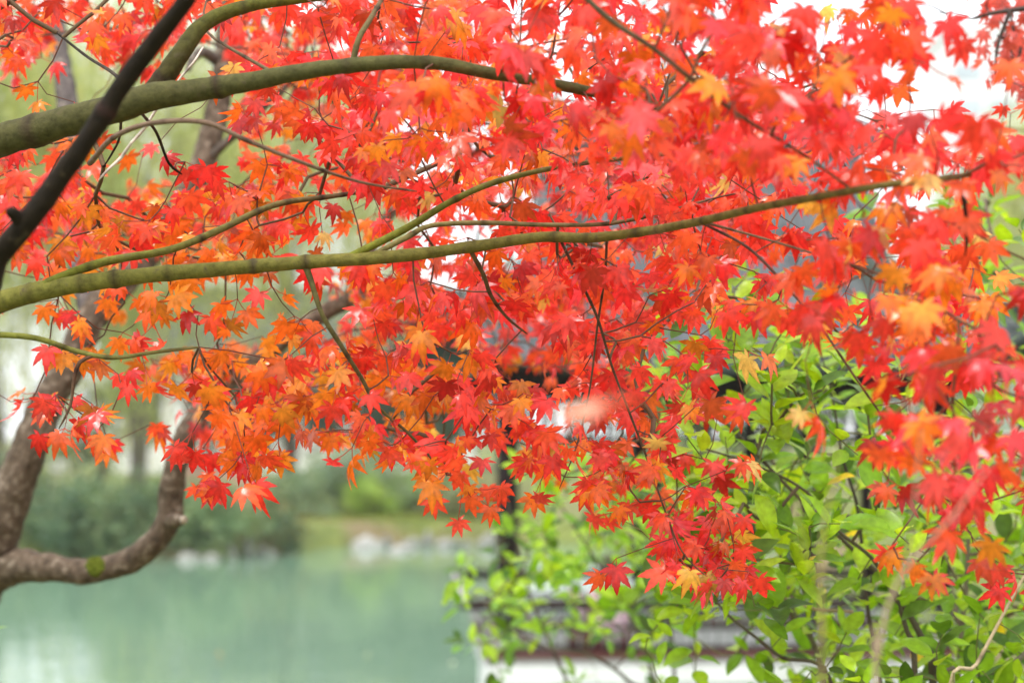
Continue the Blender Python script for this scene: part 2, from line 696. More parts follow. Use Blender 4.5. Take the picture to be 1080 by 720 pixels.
m, t, o = new_mat('pond water')
tc = N(t, 'ShaderNodeTexCoord')
mp = N(t, 'ShaderNodeMapping')
mp.inputs['Scale'].default_value = (1.0, 0.55, 1)
n1 = N(t, 'ShaderNodeTexNoise', Scale=1.3, Detail=3)
n2 = N(t, 'ShaderNodeTexNoise', Scale=7, Detail=3)
ad = N(t, 'ShaderNodeMath', operation='MULTIPLY_ADD')
ad.inputs[1].default_value = 0.25
bp = N(t, 'ShaderNodeBump', Strength=0.17)
bp.inputs['Distance'].default_value = 0.06
n3 = N(t, 'ShaderNodeTexNoise', Scale=0.12, Detail=2)
rp = N(t, 'ShaderNodeValToRGB')
rp.color_ramp.elements[0].color = (0.13, 0.225, 0.155, 1)
rp.color_ramp.elements[1].color = (0.165, 0.27, 0.19, 1)
b = N(t, 'ShaderNodeBsdfPrincipled', Roughness=0.06, IOR=1.33)
L = t.links.new
L(tc.outputs['Object'], mp.inputs['Vector'])
for n_ in (n1, n2, n3):
    L(mp.outputs['Vector'], n_.inputs['Vector'])
L(n2.outputs['Fac'], ad.inputs[0]); L(n1.outputs['Fac'], ad.inputs[2])
L(ad.outputs['Value'], bp.inputs['Height'])
L(bp.outputs['Normal'], b.inputs['Normal'])
L(n3.outputs['Fac'], rp.inputs['Fac'])
L(rp.outputs['Color'], b.inputs['Base Color'])
L(b.outputs['BSDF'], o.inputs['Surface'])
M['water'] = m
tag(mesh_obj('water', [(-90, 3, 0), (30, 3, 0), (30, 60, 0), (-90, 60, 0)], [(0, 1, 2, 3)], M['water'], smooth=False), kind='structure')


# damp air over the pond
m, t, o = new_mat('haze air')
pv = N(t, 'ShaderNodeVolumePrincipled')
pv.inputs['Color'].default_value = (0.93, 0.96, 0.95, 1)
pv.inputs['Density'].default_value = 0.0005
pv.inputs['Anisotropy'].default_value = 0.2
t.links.new(pv.outputs['Volume'], o.inputs['Volume'])
hz = MB()
hz.box((0, 190, 14), (560, 500, 34))
hzo = hz.build('haze', m)
tag(hzo, 'pale damp haze over the pond', 'haze', kind='stuff')


# ------------------------------------------------------------------ generic far plants
def clump(n, radii, leaf, cols, seed, gaps=0.35, flat=0.0, drop=0.0, aspect=0.55):
    """a leafy crown: leaf-sized faces in uneven clumps through an ellipsoid"""
    r = np.random.default_rng(seed)
    rx, ry, rz = radii
    V = np.zeros((n * 4, 3))
    T = np.zeros((n * 4, 3))
    nc = max(6, int(n / 70))
    cc = r.normal(0, 1, (nc, 3))
    cc /= np.linalg.norm(cc, axis=1)[:, None]
    cc *= (r.random(nc)[:, None] ** 0.45)
    cs = r.uniform(0.16, 0.34, nc)
    ccol = r.random(nc)
    cols = np.array(cols)
    for i in range(n):
        k = r.integers(nc)
        p = cc[k] + r.normal(0, 1, 3) * cs[k] * (1 - gaps * 0.5)
        p = p * np.array([rx, ry, rz])
        p[2] -= drop * r.random() ** 2
        nrm = unit(r.normal(0, 1, 3) + np.array([0, 0, 0.6]) + unit(p) * 0.8)
        u = unit(np.cross(nrm, r.normal(0, 1, 3)))
        v = np.cross(nrm, u)
        s = leaf * r.uniform(0.6, 1.3)
        q = np.array([-v * aspect * 0.5, u * 0.1 - v * 0.0 - u * 0.6, v * aspect * 0.5, u * 0.6]) * s
        V[i * 4:i * 4 + 4] = p + q + nrm * s * 0.12 * np.array([[1], [0], [1], [-0.4]])
        f = min(0.999, max(0, ccol[k] + r.normal(0, 0.18)))
        x = f * (len(cols) - 1)
        c = cols[int(x)] * (1 - x % 1) + cols[min(len(cols) - 1, int(x) + 1)] * (x % 1)
        T[i * 4:i * 4 + 4] = c
    Fc = [(i * 4, i * 4 + 1, i * 4 + 2, i * 4 + 3) for i in range(n)]
    return V, Fc, T


def ground_at(px, d):
    p = P(px, 460, d)
    return land(p.x, p.y)


def far_shrub(px, py, d, wpx, hpx, n, leaf, cols, seed, label, group=None, name='shrub', cat='shrub'):
    """shrub whose middle is seen at (px, py)"""
    c = P(px, py, d)
    z0 = land(c.x, c.y)
    rx = wpx / 2 / F * d
    rz = max(hpx / 2 / F * d, (c.z - z0) * 0.9)
    root = empty(name, (c.x, c.y, z0))
    tag(root, label, cat, group)
    V, Fc, T = clump(n, (rx, rx * 0.9, rz), leaf, cols, seed)
    V = V + np.array(c)
    V[:, 2] = np.maximum(V[:, 2], np.maximum(0.04, z0 - 0.75))
    mesh_obj('foliage', V, Fc, M['far_leaf'], root, False, T)
    mb = MB()
    rr = random.Random(seed)
    for k in range(5):
        an = rr.uniform(0, 2 * PI)
        mb.tube([(c.x + 0.05 * math.cos(an), c.y + 0.05 * math.sin(an), z0 - 0.05), (c.x + rx * 0.3 * math.cos(an), c.y + rx * 0.3 * math.sin(an), (z0 + c.z) / 2), (c.x + rx * 0.6 * math.cos(an), c.y + rx * 0.6 * math.sin(an), c.z + rz * 0.3)], [0.035, 0.025, 0.008], 6, tint=(0.13, 0.10, 0.07))
    mb.build('stem', M['twig'], root, True)
    return root


DG = [(0.07, 0.13, 0.08), (0.12, 0.20, 0.11), (0.22, 0.28, 0.14)]
MG = [(0.11, 0.19, 0.11), (0.18, 0.28, 0.14), (0.29, 0.35, 0.16)]
GG = [(0.17, 0.25, 0.17), (0.25, 0.34, 0.22), (0.32, 0.40, 0.26)]
YG = [(0.22, 0.36, 0.06), (0.33, 0.47, 0.09), (0.42, 0.54, 0.12)]
OG = [(0.10, 0.13, 0.04), (0.22, 0.16, 0.05), (0.30, 0.17, 0.06)]

far_shrub(70, 552, 47.6, 120, 84, 3200, 0.15, DG, 1, 'dark green bank shrub at the left end of the far shore')
far_shrub(140, 544, 47.9, 125, 100, 3600, 0.15, DG + MG, 2, 'tall dark green bank shrub framed inside the curved bare limb')
far_shrub(222, 548, 47.8, 110, 92, 3200, 0.15, MG, 3, 'mid green bank shrub just right of the curved bare limb')
far_shrub(285, 554, 49.6, 84, 76, 2400, 0.15, DG + OG[1:2], 4, 'dark green shrub with a few rusty leaves above the far waterline')
far_shrub(318, 524, 55.6, 84, 60, 2400, 0.15, MG + GG, 5, 'loose grey green shrub left of the round grey green bush')
far_shrub(366, 500, 57.8, 92, 74, 3000, 0.15, GG, 6, 'big round grey green bush behind the clipped bright bush')
far_shrub(394, 521, 56.4, 54, 46, 2000, 0.12, YG, 7, 'clipped ball of bright yellow green bush on the far lawn')
far_shrub(442, 516, 58, 84, 56, 2400, 0.15, GG + YG[:1], 8, 'pale green bush right of the clipped bright bush')
far_shrub(330, 560, 54.6, 70, 16, 800, 0.10, OG + YG[:1], 9, 'low rusty ground plants under the grey green bush', name='low_plant', cat='plant')
far_shrub(428, 560, 54.8, 70, 18, 800, 0.10, OG + YG[1:2], 10, 'low yellow green and brown plants above the pale rocks', name='low_plant', cat='plant')
far_shrub(487, 534, 55.4, 96, 66, 2000, 0.15, OG[:2] + GG[1:], 11, 'brownish green shrub left of the dark pavilion post')
far_shrub(10, 530, 48.3, 100, 110, 2600, 0.16, DG + MG[:1], 12, 'dark shrub behind the leaning trunk at the far bank')


# grass of the far lawn
def lawn():
    mb_v, mb_f, mb_t = [], [], []
    r = np.random.default_rng(5)
    for i in range(14000):
        px, d = r.uniform(270, 560), r.uniform(53.6, 64)
        x = (px - 540) / F * d
        y = d
        z = land(x, y)
        if z < 0.15: continue
        h = r.uniform(0.05, 0.12)
        an = r.uniform(0, PI)
        dx, dy = math.cos(an) * 0.03, math.sin(an) * 0.03
        n = len(mb_v)
        mb_v += [(x - dx, y - dy, z), (x + dx, y + dy, z), (x + r.normal(0, .04), y + r.normal(0, .04), z + h)]
        mb_f.append((n, n + 1, n + 2))
        c = np.array((0.20, 0.27, 0.05)) * r.uniform(0.8, 1.25) if r.random() < 0.8 else np.array((0.33, 0.22, 0.09))
        mb_t += [c, c, c]
    tag(mesh_obj('lawn_grass', mb_v, mb_f, M['far_leaf'], None, False, np.array(mb_t)), 'short yellow green grass on the far lawn', 'grass', kind='stuff')


lawn()

# rocks along the far waterline
M['rock'] = noise_mat('shore rock', (0.14, 0.14, 0.13), (0.32, 0.315, 0.30), 6, 0.85, 0.7, c3=(0.10, 0.12, 0.08), s3=3)
M['rock_pale'] = noise_mat('pale shore rock', (0.22, 0.22, 0.215), (0.42, 0.41, 0.39), 6, 0.85, 0.6, c3=(0.22, 0.23, 0.2), s3=3)


def rock(px, py, wpx, hpx, mat, seed, label, group):
    d = F * CAM.z / (py - 460)
    c = P(px, py, d)
    c.z = 0.0
    bm = bmesh.new()
    bmesh.ops.create_icosphere(bm, subdivisions=3, radius=1)
    sx, sz = wpx / 2 / F * d, hpx / F * d
    for v in bm.verts:
        n = v.co.normalized()
        k = 1 + 0.28 * mnoise.noise(n * 1.4 + Vector((seed, 0, 0))) + 0.12 * mnoise.noise(n * 4 + Vector((0, seed, 0)))
        k *= 1 - 0.10 * (abs(n.x * 0.5 + n.z * 0.8) > 0.85)
        v.co = Vector((n.x * sx * k, n.y * sx * 0.8 * k, n.z * sz * k))
    vs_ = [v.co + c for v in bm.verts]
    fs_ = [[v.index for v in f.verts] for f in bm.faces]
    bm.free()
    root = mesh_obj('shore_rock', [v - c for v in vs_], fs_, mat, None, True)
    root.location = c
    tag(root, label, 'rock', group)


RG = 'rocks along the far waterline'
rock(387, 577, 36, 12, M['rock_pale'], 1, 'largest pale flat topped rock below the clipped bright bush', RG)
rock(199, 590, 26, 9, M['rock_pale'], 2, 'pale low rock left of a matching one under the dark shrubs', RG)
rock(223, 590, 20, 7, M['rock_pale'], 3, 'pale low rock right of a matching one under the dark shrubs', RG)
rock(425, 581, 30, 6, M['rock_pale'], 4, 'flat pale rock low in the water right of the largest rock', RG)
for i, (px, py, w_, h_) in enumerate([(244, 589, 11, 16), (262, 587, 10, 18), (279, 586, 24, 9), (303, 582, 12, 13), (322, 578, 34, 8), (343, 577, 12, 10), (362, 576, 17, 6), (409, 576, 10, 12), (437, 575, 26, 8), (452, 575, 11, 15), (474, 576, 30, 9), (493, 575, 12, 6), (516, 576, 24, 13)]):
    rock(px, py, w_, h_, M['rock'], 10 + i, 'small grey rock in the broken line of stones at the far waterline', RG)

# ------------------------------------------------------------------ far trees
def strands(root, c, rad, z_top, n, cols, seed, zmin):
    r = np.random.default_rng(seed)
    V, Fc, T = [], [], []
    cols = np.array(cols)
    for i in range(n):
        an, q = r.uniform(0, 2 * PI), math.sqrt(r.random())
        x, y = c[0] + rad * q * math.cos(an), c[1] + rad * q * math.sin(an)
        zt = z_top * (1 - 0.35 * q * q) + r.uniform(-1.0, 0.8)
        ln = r.uniform(2.5, 7.5) * (0.6 + 0.6 * q)
        col = cols[r.integers(len(cols))] * r.uniform(0.85, 1.15)
        z = zt
        k = 0
        dx, dy = r.normal(0, 0.03), r.normal(0, 0.03)
        while z > max(zmin, zt - ln):
            x += dx * 0.3 + r.normal(0, 0.012); y += dy * 0.3 + r.normal(0, 0.012)
            s = r.uniform(0.16, 0.30)
            ta = r.uniform(0, 2 * PI)
            u = np.array([math.cos(ta) * 0.45, math.sin(ta) * 0.45, -0.85])
            sd_ = unit(np.cross(u, r.normal(0, 1, 3))) * 0.13
            p = np.array([x, y, z])
            b_ = len(V)
            V += [p, p + s * (u * 0.5 + sd_), p + s * u * 1.2, p + s * (u * 0.5 - sd_)]
            Fc.append((b_, b_ + 1, b_ + 2, b_ + 3))
            T += [col] * 4
            z -= r.uniform(0.12, 0.26)
    return V, Fc, np.array(T)


WIL = [(0.38, 0.43, 0.14), (0.45, 0.48, 0.17), (0.52, 0.50, 0.20), (0.32, 0.39, 0.14)]


def willow(px, d, h, rad, n, seed, label, zmin=1.2):
    c = P(px, 460, d)
    z0 = land(c.x, c.y)
    root = empty('willow_tree', (c.x, c.y, z0))
    tag(root, label, 'tree', 'willows on the far bank')
    V, Fc, T, _, _ = limb_mesh([(Vector((c.x, c.y, z0 - 0.2)), 0.34), (Vector((c.x + 0.2, c.y, z0 + 1.6)), 0.27), (Vector((c.x - 0.1, c.y, z0 + h * 0.45)), 0.2), (Vector((c.x + 0.2, c.y, z0 + h * 0.8)), 0.07)], 0.25, 10, 0.12, (0.13, 0.11, 0.09), wf=3, seed=seed)
    mesh_obj('trunk', V, Fc, M['bark_old'], root, True, T)
    rr = random.Random(seed)
    for k in range(6):
        an = k * PI / 3 + rr.uniform(-0.4, 0.4)
        b0 = Vector((c.x, c.y, z0 + h * rr.uniform(0.3, 0.55)))
        e1 = b0 + Vector((math.cos(an) * rad * 0.45, math.sin(an) * rad * 0.45, h * 0.28))
        e2 = b0 + Vector((math.cos(an) * rad * 0.85, math.sin(an) * rad * 0.85, h * 0.30))
        V, Fc, T, _, _ = limb_mesh([(b0, 0.13), (e1, 0.08), (e2, 0.03)], 0.3, 8, 0.1, (0.13, 0.11, 0.09), wf=3, seed=k)
        mesh_obj('limb', V, Fc, M['bark_old'], root, True, T)
    V, Fc, T = strands(root, (c.x, c.y), rad, z0 + h, n, WIL, seed, z0 + zmin)
    mesh_obj('crown', V, Fc, M['far_leaf'], root, False, T)


willow(-10, 56, 14.5, 4.4, 2000, 21, 'pale yellow green weeping willow at the left edge beyond the pond')
willow(140, 63, 17.0, 4.8, 1000, 22, 'tall pale weeping willow behind the dark diagonal limb', 3.2)
willow(300, 70, 16.5, 4.8, 1300, 23, 'hazy weeping willow beside the white walled house', 4.0)
willow(1120, 66, 13, 4.6, 1200, 24, 'pale weeping willow beyond the pavilion at the right edge')


def leafy_tree(px, d, h, crown_r, crown_h, n, leaf, cols, seed, label, group=None, trunk_r=0.2, name='broadleaf_tree'):
    c = P(px, 460, d)
    z0 = land(c.x, c.y)
    root = empty(name, (c.x, c.y, z0))
    tag(root, label, 'tree', group)
    top = z0 + h
    V, Fc, T, _, _ = limb_mesh([(Vector((c.x, c.y, z0 - 0.2)), trunk_r), (Vector((c.x + 0.1, c.y, z0 + h * 0.35)), trunk_r * 0.75), (Vector((c.x - 0.1, c.y, z0 + h * 0.85)), trunk_r * 0.2)], 0.2, 10, 0.12, (0.12, 0.10, 0.08), wf=4, seed=seed)
    mesh_obj('trunk', V, Fc, M['bark_old'], root, True, T)
    rr = random.Random(seed)
    for k in range(7):
        an = rr.uniform(0, 2 * PI)
        b0 = Vector((c.x, c.y, z0 + h * rr.uniform(0.3, 0.7)))
        e2 = b0 + Vector((math.cos(an) * crown_r * 0.75, math.sin(an) * crown_r * 0.75, h * 0.14))
        V, Fc, T, _, _ = limb_mesh([(b0, trunk_r * 0.4), ((b0 + e2) / 2 + Vector((0, 0, h * 0.03)), trunk_r * 0.25), (e2, trunk_r * 0.08)], 0.2, 7, 0.1, (0.12, 0.10, 0.08), wf=4, seed=k)
        mesh_obj('limb', V, Fc, M['bark_old'], root, True, T)
    V, Fc, T = clump(n, (crown_r, crown_r, crown_h / 2), leaf, cols, seed, gaps=0.5)
    mesh_obj('crown', V + np.array((c.x, c.y, top - crown_h / 2)), Fc, M['far_leaf'], root, False, T)


BT = [(0.05, 0.085, 0.06), (0.08, 0.12, 0.08), (0.12, 0.16, 0.10)]
TG = 'trees behind the far bank'
leafy_tree(395, 70, 5.2, 3.0, 4.4, 2600, 0.26, BT, 31, 'dark grey green tree in front of the white walled house', TG)
leafy_tree(470, 68, 6.0, 2.6, 5.2, 2400, 0.26, BT, 32, 'dark grey green tree seen just left of the pavilion', TG)
leafy_tree(255, 72, 4.8, 2.8, 4.2, 2200, 0.26, BT, 33, 'dark grey green tree over the pinkish wall', TG)
leafy_tree(105, 70, 4.6, 2.6, 4.0, 2000, 0.26, BT, 34, 'dark grey green tree over the small white board', TG)
leafy_tree(735, 27, 9.8, 2.0, 6.5, 5200, 0.16, [(0.05, 0.085, 0.05), (0.09, 0.13, 0.08), (0.15, 0.18, 0.12)], 35, 'tall grey green tree rising behind the pavilion roof', TG, 0.16)
leafy_tree(600, 80, 11, 4.5, 9, 3600, 0.30, GG, 36, 'wide hazy grey green tree behind the pavilion', TG)
leafy_tree(860, 60, 8.5, 4.0, 7, 3200, 0.28, GG, 37, 'hazy pale green tree behind the right end of the pavilion', TG)
leafy_tree(1010, 46, 4.2, 2.8, 3.6, 2600, 0.2, GG, 38, 'low hazy tree beyond the green shrub at the right', TG)

# ------------------------------------------------------------------ buildings on the far side
M['plaster'] = noise_mat('white plaster', (0.66, 0.66, 0.64), (0.80, 0.80, 0.78), 1.5, 0.85, 0.15, c3=(0.55, 0.55, 0.52), s3=0.6)
M['tile'] = noise_mat('grey roof tile', (0.05, 0.056, 0.062), (0.12, 0.13, 0.14), 9, 0.8, 0.4, c3=(0.035, 0.045, 0.03), s3=1.6)
M['darkwood'] = noise_mat('dark lacquered wood', (0.012, 0.006, 0.006), (0.026, 0.011, 0.010), 14, 0.6, 0.15, stretch=(1, 1, 0.15), spec=0.2)
M['redwood'] = noise_mat('red brown wood', (0.085, 0.022, 0.018), (0.15, 0.045, 0.035), 14, 0.5, 0.2, stretch=(0.2, 1, 1), spec=0.4)
M['stone'] = noise_mat('grey stone', (0.30, 0.30, 0.29), (0.44, 0.44, 0.42), 10, 0.85, 0.4)
M['glass'] = noise_mat('dark pane', (0.03, 0.035, 0.04), (0.05, 0.055, 0.06), 2, 0.1, 0, spec=0.6)
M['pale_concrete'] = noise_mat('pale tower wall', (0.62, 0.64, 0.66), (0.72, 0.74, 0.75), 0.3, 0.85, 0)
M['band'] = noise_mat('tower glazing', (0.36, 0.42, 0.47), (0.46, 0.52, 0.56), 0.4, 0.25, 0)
M['pink'] = noise_mat('pinkish brick', (0.42, 0.22, 0.18), (0.56, 0.33, 0.28), 6, 0.9, 0.3)


def house():
    d = 82
    x0, x1 = (120 - 540) / F * d, (500 - 540) / F * d
    y0, y1 = d, d + 7
    zb = land((x0 + x1) / 2, d) - 0.1
    zw, zr = 6.3, 8.8
    root = empty('white_walled_house', ((x0 + x1) / 2, d, zb))
    tag(root, 'white walled house with a grey tiled roof beyond the trees', 'house')
    mb = MB()
    mb.box(((x0 + x1) / 2, (y0 + y1) / 2, (zb + zw) / 2), (x1 - x0, y1 - y0, zw - zb))
    mb.build('wall', M['plaster'], root)
    ym = (y0 + y1) / 2
    rf = MB()
    e = 0.8
    prof = [(y0 - e, zw - 0.25), (y0 + 1.5, zw + 0.9), (ym, zr), (y1 - 1.5, zw + 0.9), (y1 + e, zw - 0.25)]
    v, f = [], []
    for x in (x0 - 0.5, x1 + 0.5):
        v += [(x, a_, b_ + 0.02) for a_, b_ in prof] + [(x, a_, b_ + 0.2) for a_, b_ in prof]
    n = 10
    for i in range(4):
        f += [(i, i + 1, n + i + 1, n + i), (5 + i, n + 5 + i, n + 6 + i, 6 + i), (i, 5 + i, 6 + i, i + 1), (n + i, n + i + 1, n + 6 + i, n + 5 + i)]
    f += [(0, n, n + 5, 5), (4, 9, n + 9, n + 4)]
    rf.add(v, f)
    x = x0
    while x < x1:
        for s_ in (0, 1):
            pr = prof[:3] if s_ == 0 else prof[2:]
            rf.tube([(x, a_, b_ + 0.2) for a_, b_ in pr], 0.06, 5)
        x += 0.3
    roof = rf.build('roof', M['tile'], root)
    rg = MB()
    rg.box(((x0 + x1) / 2, ym, zr + 0.32), (x1 - x0 + 1.0, 0.3, 0.34), bev=0.04)
    rg.build('ridge', M['tile'], roof)
    for k in range(6):
        cx = x0 + (x1 - x0) * (k + 0.5) / 6
        fr = MB()
        for sx in (-0.62, 0.62):
            fr.box((cx + sx, y0 - 0.05, 3.9), (0.12, 0.12, 1.7))
        for z_ in (3.05, 4.75):
            fr.box((cx, y0 - 0.055, z_), (1.36, 0.13, 0.12))
        wn = fr.build('window', M['darkwood'], root)
        pn = MB()
        pn.box((cx, y0 - 0.02, 3.9), (1.12, 0.05, 1.58))
        pn.build('pane', M['glass'], wn)


house()


def tower():
    d = 170
    x0, x1 = (1006 - 540) / F * d, (1150 - 540) / F * d
    zt = P(0, 30, d).z
    zb = land(x0, d) - 0.5
    root = empty('apartment_tower', ((x0 + x1) / 2, d, zb))
    tag(root, 'pale apartment tower with grey window bands fading into the white sky', 'building')
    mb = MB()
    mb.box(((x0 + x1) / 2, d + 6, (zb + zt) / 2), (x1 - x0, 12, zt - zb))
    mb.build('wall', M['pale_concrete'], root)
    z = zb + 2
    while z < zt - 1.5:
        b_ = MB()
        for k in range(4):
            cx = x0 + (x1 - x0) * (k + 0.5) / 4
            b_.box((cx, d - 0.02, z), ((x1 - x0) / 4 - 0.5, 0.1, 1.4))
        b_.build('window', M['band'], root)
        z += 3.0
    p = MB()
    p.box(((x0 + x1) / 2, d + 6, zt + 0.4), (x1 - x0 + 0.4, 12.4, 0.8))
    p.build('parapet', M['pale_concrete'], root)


tower()


def low_wall():
    d = 60
    c = P(228, 491, d)
    z0 = land(c.x, c.y)
    root = empty('garden_wall', (c.x, c.y, z0))
    tag(root, 'low pinkish brick wall behind the far bank shrubs', 'wall')
    mb = MB()
    mb.box((c.x, c.y, (z0 + c.z) / 2), (2.3, 0.3, c.z - z0 + 0.2), bev=0.01)
    mb.build('brickwork', M['pink'], root)
    mb = MB()
    mb.box((c.x, c.y, c.z + 0.18), (2.44, 0.42, 0.14), bev=0.02)
    mb.build('coping', M['pink'], root)


low_wall()


def board():
    d = 60
    c = P(62, 491, d)
    z0 = land(c.x, c.y)
    root = empty('notice_board', (c.x, c.y, z0))
    tag(root, 'small blank white board standing behind the far bank shrubs', 'sign')
    mb = MB()
    mb.box(tuple(c), (0.62, 0.04, 0.38), bev=0.008)
    mb.build('panel', M['plaster'], root)
    for s_ in (-0.22, 0.22):
        mb = MB()
        mb.tube([(c.x + s_, c.y + 0.05, z0 - 0.1), (c.x + s_, c.y + 0.05, c.z + 0.15)], 0.025, 8)
        mb.build('post', M['stone'], root)


board()

# ------------------------------------------------------------------ pavilion
PAV = Vector((-0.175, 18.0, 0))     # front left corner of its base, above the water
PR = R(3.0)


def pavilion():
    W_, D_ = 4.3, 3.4
    root = empty('water_pavilion', PAV, PR)
    tag(root, 'open timber pavilion with dark posts and grey roof on a white base', 'pavilion')
    zc = 0.95     # seat level = top of the white base
    zf = 0.5
    def part(mb, name, mat, parent=root, smooth=False):
        return mb.build(name, mat, parent, smooth, world=False)
    # white base: four walls and the floor inside
    th = 0.32
    mb = MB()
    mb.box((W_ / 2, th / 2, zc / 2 - 0.7), (W_, th, zc + 1.4 - 0.10))
    mb.box((W_ / 2, D_ - th / 2, zc / 2 - 0.7), (W_, th, zc + 1.4 - 0.10))
    mb.box((th / 2, D_ / 2, zc / 2 - 0.7), (th, D_ - 2 * th - 0.004, zc + 1.4 - 0.10))
    mb.box((W_ - th / 2, D_ / 2, zc / 2 - 0.7), (th, D_ - 2 * th - 0.004, zc + 1.4 - 0.10))
    # projecting white string course
    for (cx, cy, sx, sy) in ((W_ / 2, -0.03, W_ + 0.12, 0.06), (-0.03, D_ / 2 + 0.002, 0.06, D_)):
        mb.box((cx, cy, zc - 0.19), (sx, sy, 0.16), bev=0.012)
    base = part(mb, 'base_wall', M['plaster'])
    mb = MB()
    mb.box((W_ / 2, D_ / 2, zf - 0.6), (W_ - 2 * th - 0.01, D_ - 2 * th - 0.01, 1.2))
    part(mb, 'floor_slab', M['stone'])
    # red brown seat boards on the base
    mb = MB()
    mb.box((W_ / 2, 0.16, zc - 0.018), (W_ + 0.16, 0.46, 0.06), bev=0.01)
    mb.box((W_ / 2, D_ - 0.16, zc - 0.018), (W_ + 0.16, 0.46, 0.06), bev=0.01)
    mb.box((0.16, D_ / 2, zc - 0.018), (0.46, D_ - 0.80, 0.06), bev=0.01)
    part(mb, 'seat_board', M['redwood'])
    # posts
    xs = [0.12, 1.52, 2.9, W_ - 0.14]
    posts = [(x, 0.16) for x in xs] + [(x, D_ - 0.16) for x in (0.34, 1.7, 2.9, W_ - 0.14)]
    for (x, y) in posts:
        mb = MB()
        mb.tube([(x, y, zc + 0.012), (x, y, 3.52)], 0.078, 16)
        po = part(mb, 'post', M['darkwood'], smooth=True)
        mb = MB()
        mb.tube([(x, y, zc + 0.012), (x, y, zc + 0.05), (x, y, zc + 0.12), (x, y, zc + 0.13)], [0.125, 0.13, 0.10, 0.08], 16)
        part(mb, 'post_base', M['stone'], po, True)
    # beams and hanging lattice
    for y in (0.16, D_ - 0.16):
        mb = MB()
        mb.box((W_ / 2, y, 3.42), (W_ + 0.3, 0.11, 0.22), bev=0.01)
        part(mb, 'beam', M['darkwood'])
        mb = MB()
        mb.box((W_ / 2, y, 3.26), (W_ - 0.1, 0.05, 0.05))
        mb.box((W_ / 2, y, 2.86), (W_ - 0.1, 0.05, 0.05))
        x = 0.22
        k = 0
        while x < W_ - 0.15:
            mb.box((x, y, 3.06), (0.028, 0.04, 0.345))
            if k % 2 == 0:
                mb.box((x + 0.06, y, 3.0 + 0.12 * (k % 4 == 0)), (0.085, 0.036, 0.026))
            x += 0.12
            k += 1
        part(mb, 'lattice_panel', M['darkwood'])
    for x in (0.12, W_ - 0.14):
        mb = MB()
        mb.box((x, D_ / 2, 3.42), (0.11, D_ - 0.45, 0.22), bev=0.01)
        part(mb, 'beam', M['darkwood'])
    # leaning balustrades: front and left and back
    def balustrade(A, B, outw, cap):
        A, B, outw = Vector(A), Vector(B), Vector(outw)
        ln = (B - A).length
        dr = (B - A).normalized()
        fr = MB()
        top = outw * 0.26 + Vector((0, 0, 0.45))
        mid = outw * 0.10 + Vector((0, 0, 0.24))
        low = outw * 0.02 + Vector((0, 0, 0.05))
        ext = dr * 0.0
        for off, r_ in ((mid, 0.022), (low, 0.022)):
            fr.tube([A + off - ext, B + off + ext], r_, 8)
        n = int(ln / 0.115)
        bo = part(fr, 'balustrade', M['darkwood'], smooth=True)
        sp = MB()
        for i in range(n + 1):
            p = A + dr * (ln * (i + 0.5) / (n + 1))
            sp.tube([p + low, p + outw * 0.03 + Vector((0, 0, 0.15)), p + mid, p + outw * 0.19 + Vector((0, 0, 0.36)), p + top], 0.015, 6)
        part(sp, 'spindle_row', M['stone'], bo, True)
        tr = MB()
        e_ = 0.26
        a_, b_ = A + top - dr * e_, B + top + dr * e_
        tr.tube([a_, b_], 0.04, 10)
        part(tr, 'top_rail', M['darkwood'], bo, True)
        cp = MB()
        cp.tube([a_ + Vector((0, 0, 0.032)) - dr * 0.002, b_ + Vector((0, 0, 0.032)) + dr * 0.002], 0.026, 8)
        part(cp, 'rail_cap', cap, bo, True)
    balustrade((0.04, 0.0, zc), (W_ - 0.04, 0.0, zc), (0, -1, 0), M['darkwood'])
    balustrade((0.0, D_ - 0.04, zc), (0.0, 0.04, zc), (-1, 0, 0), M['rail_top'])
    balustrade((W_ - 0.04, D_, zc), (0.04, D_, zc), (0, 1, 0), M['darkwood'])
    # hip and gable roof with upturned corners
    ov = 0.75
    nx, ny = 36, 24
    v, f = [], []
    xa, xb, ya, yb = -ov, W_ + ov, -ov, D_ + ov
    zr = 5.75
    ze = 3.56
    ym = D_ / 2
    def roof_z(x, y):
        ty = 1 - abs(y - ym) / (yb - ym)
        tx = min(x - xa, xb - x) / (yb - ym) * 1.15
        q = max(0, min(1, min(ty, tx if tx < 0.55 else 9)))
        h = ze + (zr - ze) * (0.62 * q + 0.38 * q * q)
        cx_ = min(x - xa, xb - x) / 1.5
        cy_ = min(y - ya, yb - y) / 1.5
        if cx_ < 1 and cy_ < 1:
            h += 0.55 * (1 - max(cx_, 0)) ** 2 * (1 - max(cy_, 0)) ** 2
        return h
    for j in range(ny + 1):
        for i in range(nx + 1):
            x = xa + (xb - xa) * i / nx
            y = ya + (yb - ya) * j / ny
            v.append((x, y, roof_z(x, y)))
    n0 = len(v)
    v += [(x, y, z - 0.12) for x, y, z in v]
    st = nx + 1
    for j in range(ny):
        for i in range(nx):
            q = (j * st + i, j * st + i + 1, (j + 1) * st + i + 1, (j + 1) * st + i)
            f.append(q)
            f.append(tuple(n0 + k for k in reversed(q)))
    for i in range(nx):
        f.append((i, n0 + i, n0 + i + 1, i + 1))
        b_ = ny * st
        f.append((b_ + i, b_ + i + 1, n0 + b_ + i + 1, n0 + b_ + i))
    for j in range(ny):
        f.append((j * st, (j + 1) * st, n0 + (j + 1) * st, n0 + j * st))
        b_ = j * st + nx
        f.append((b_, n0 + b_, n0 + b_ + st, b_ + st))
    mb = MB()
    mb.add(v, f)
    x = xa + 0.08
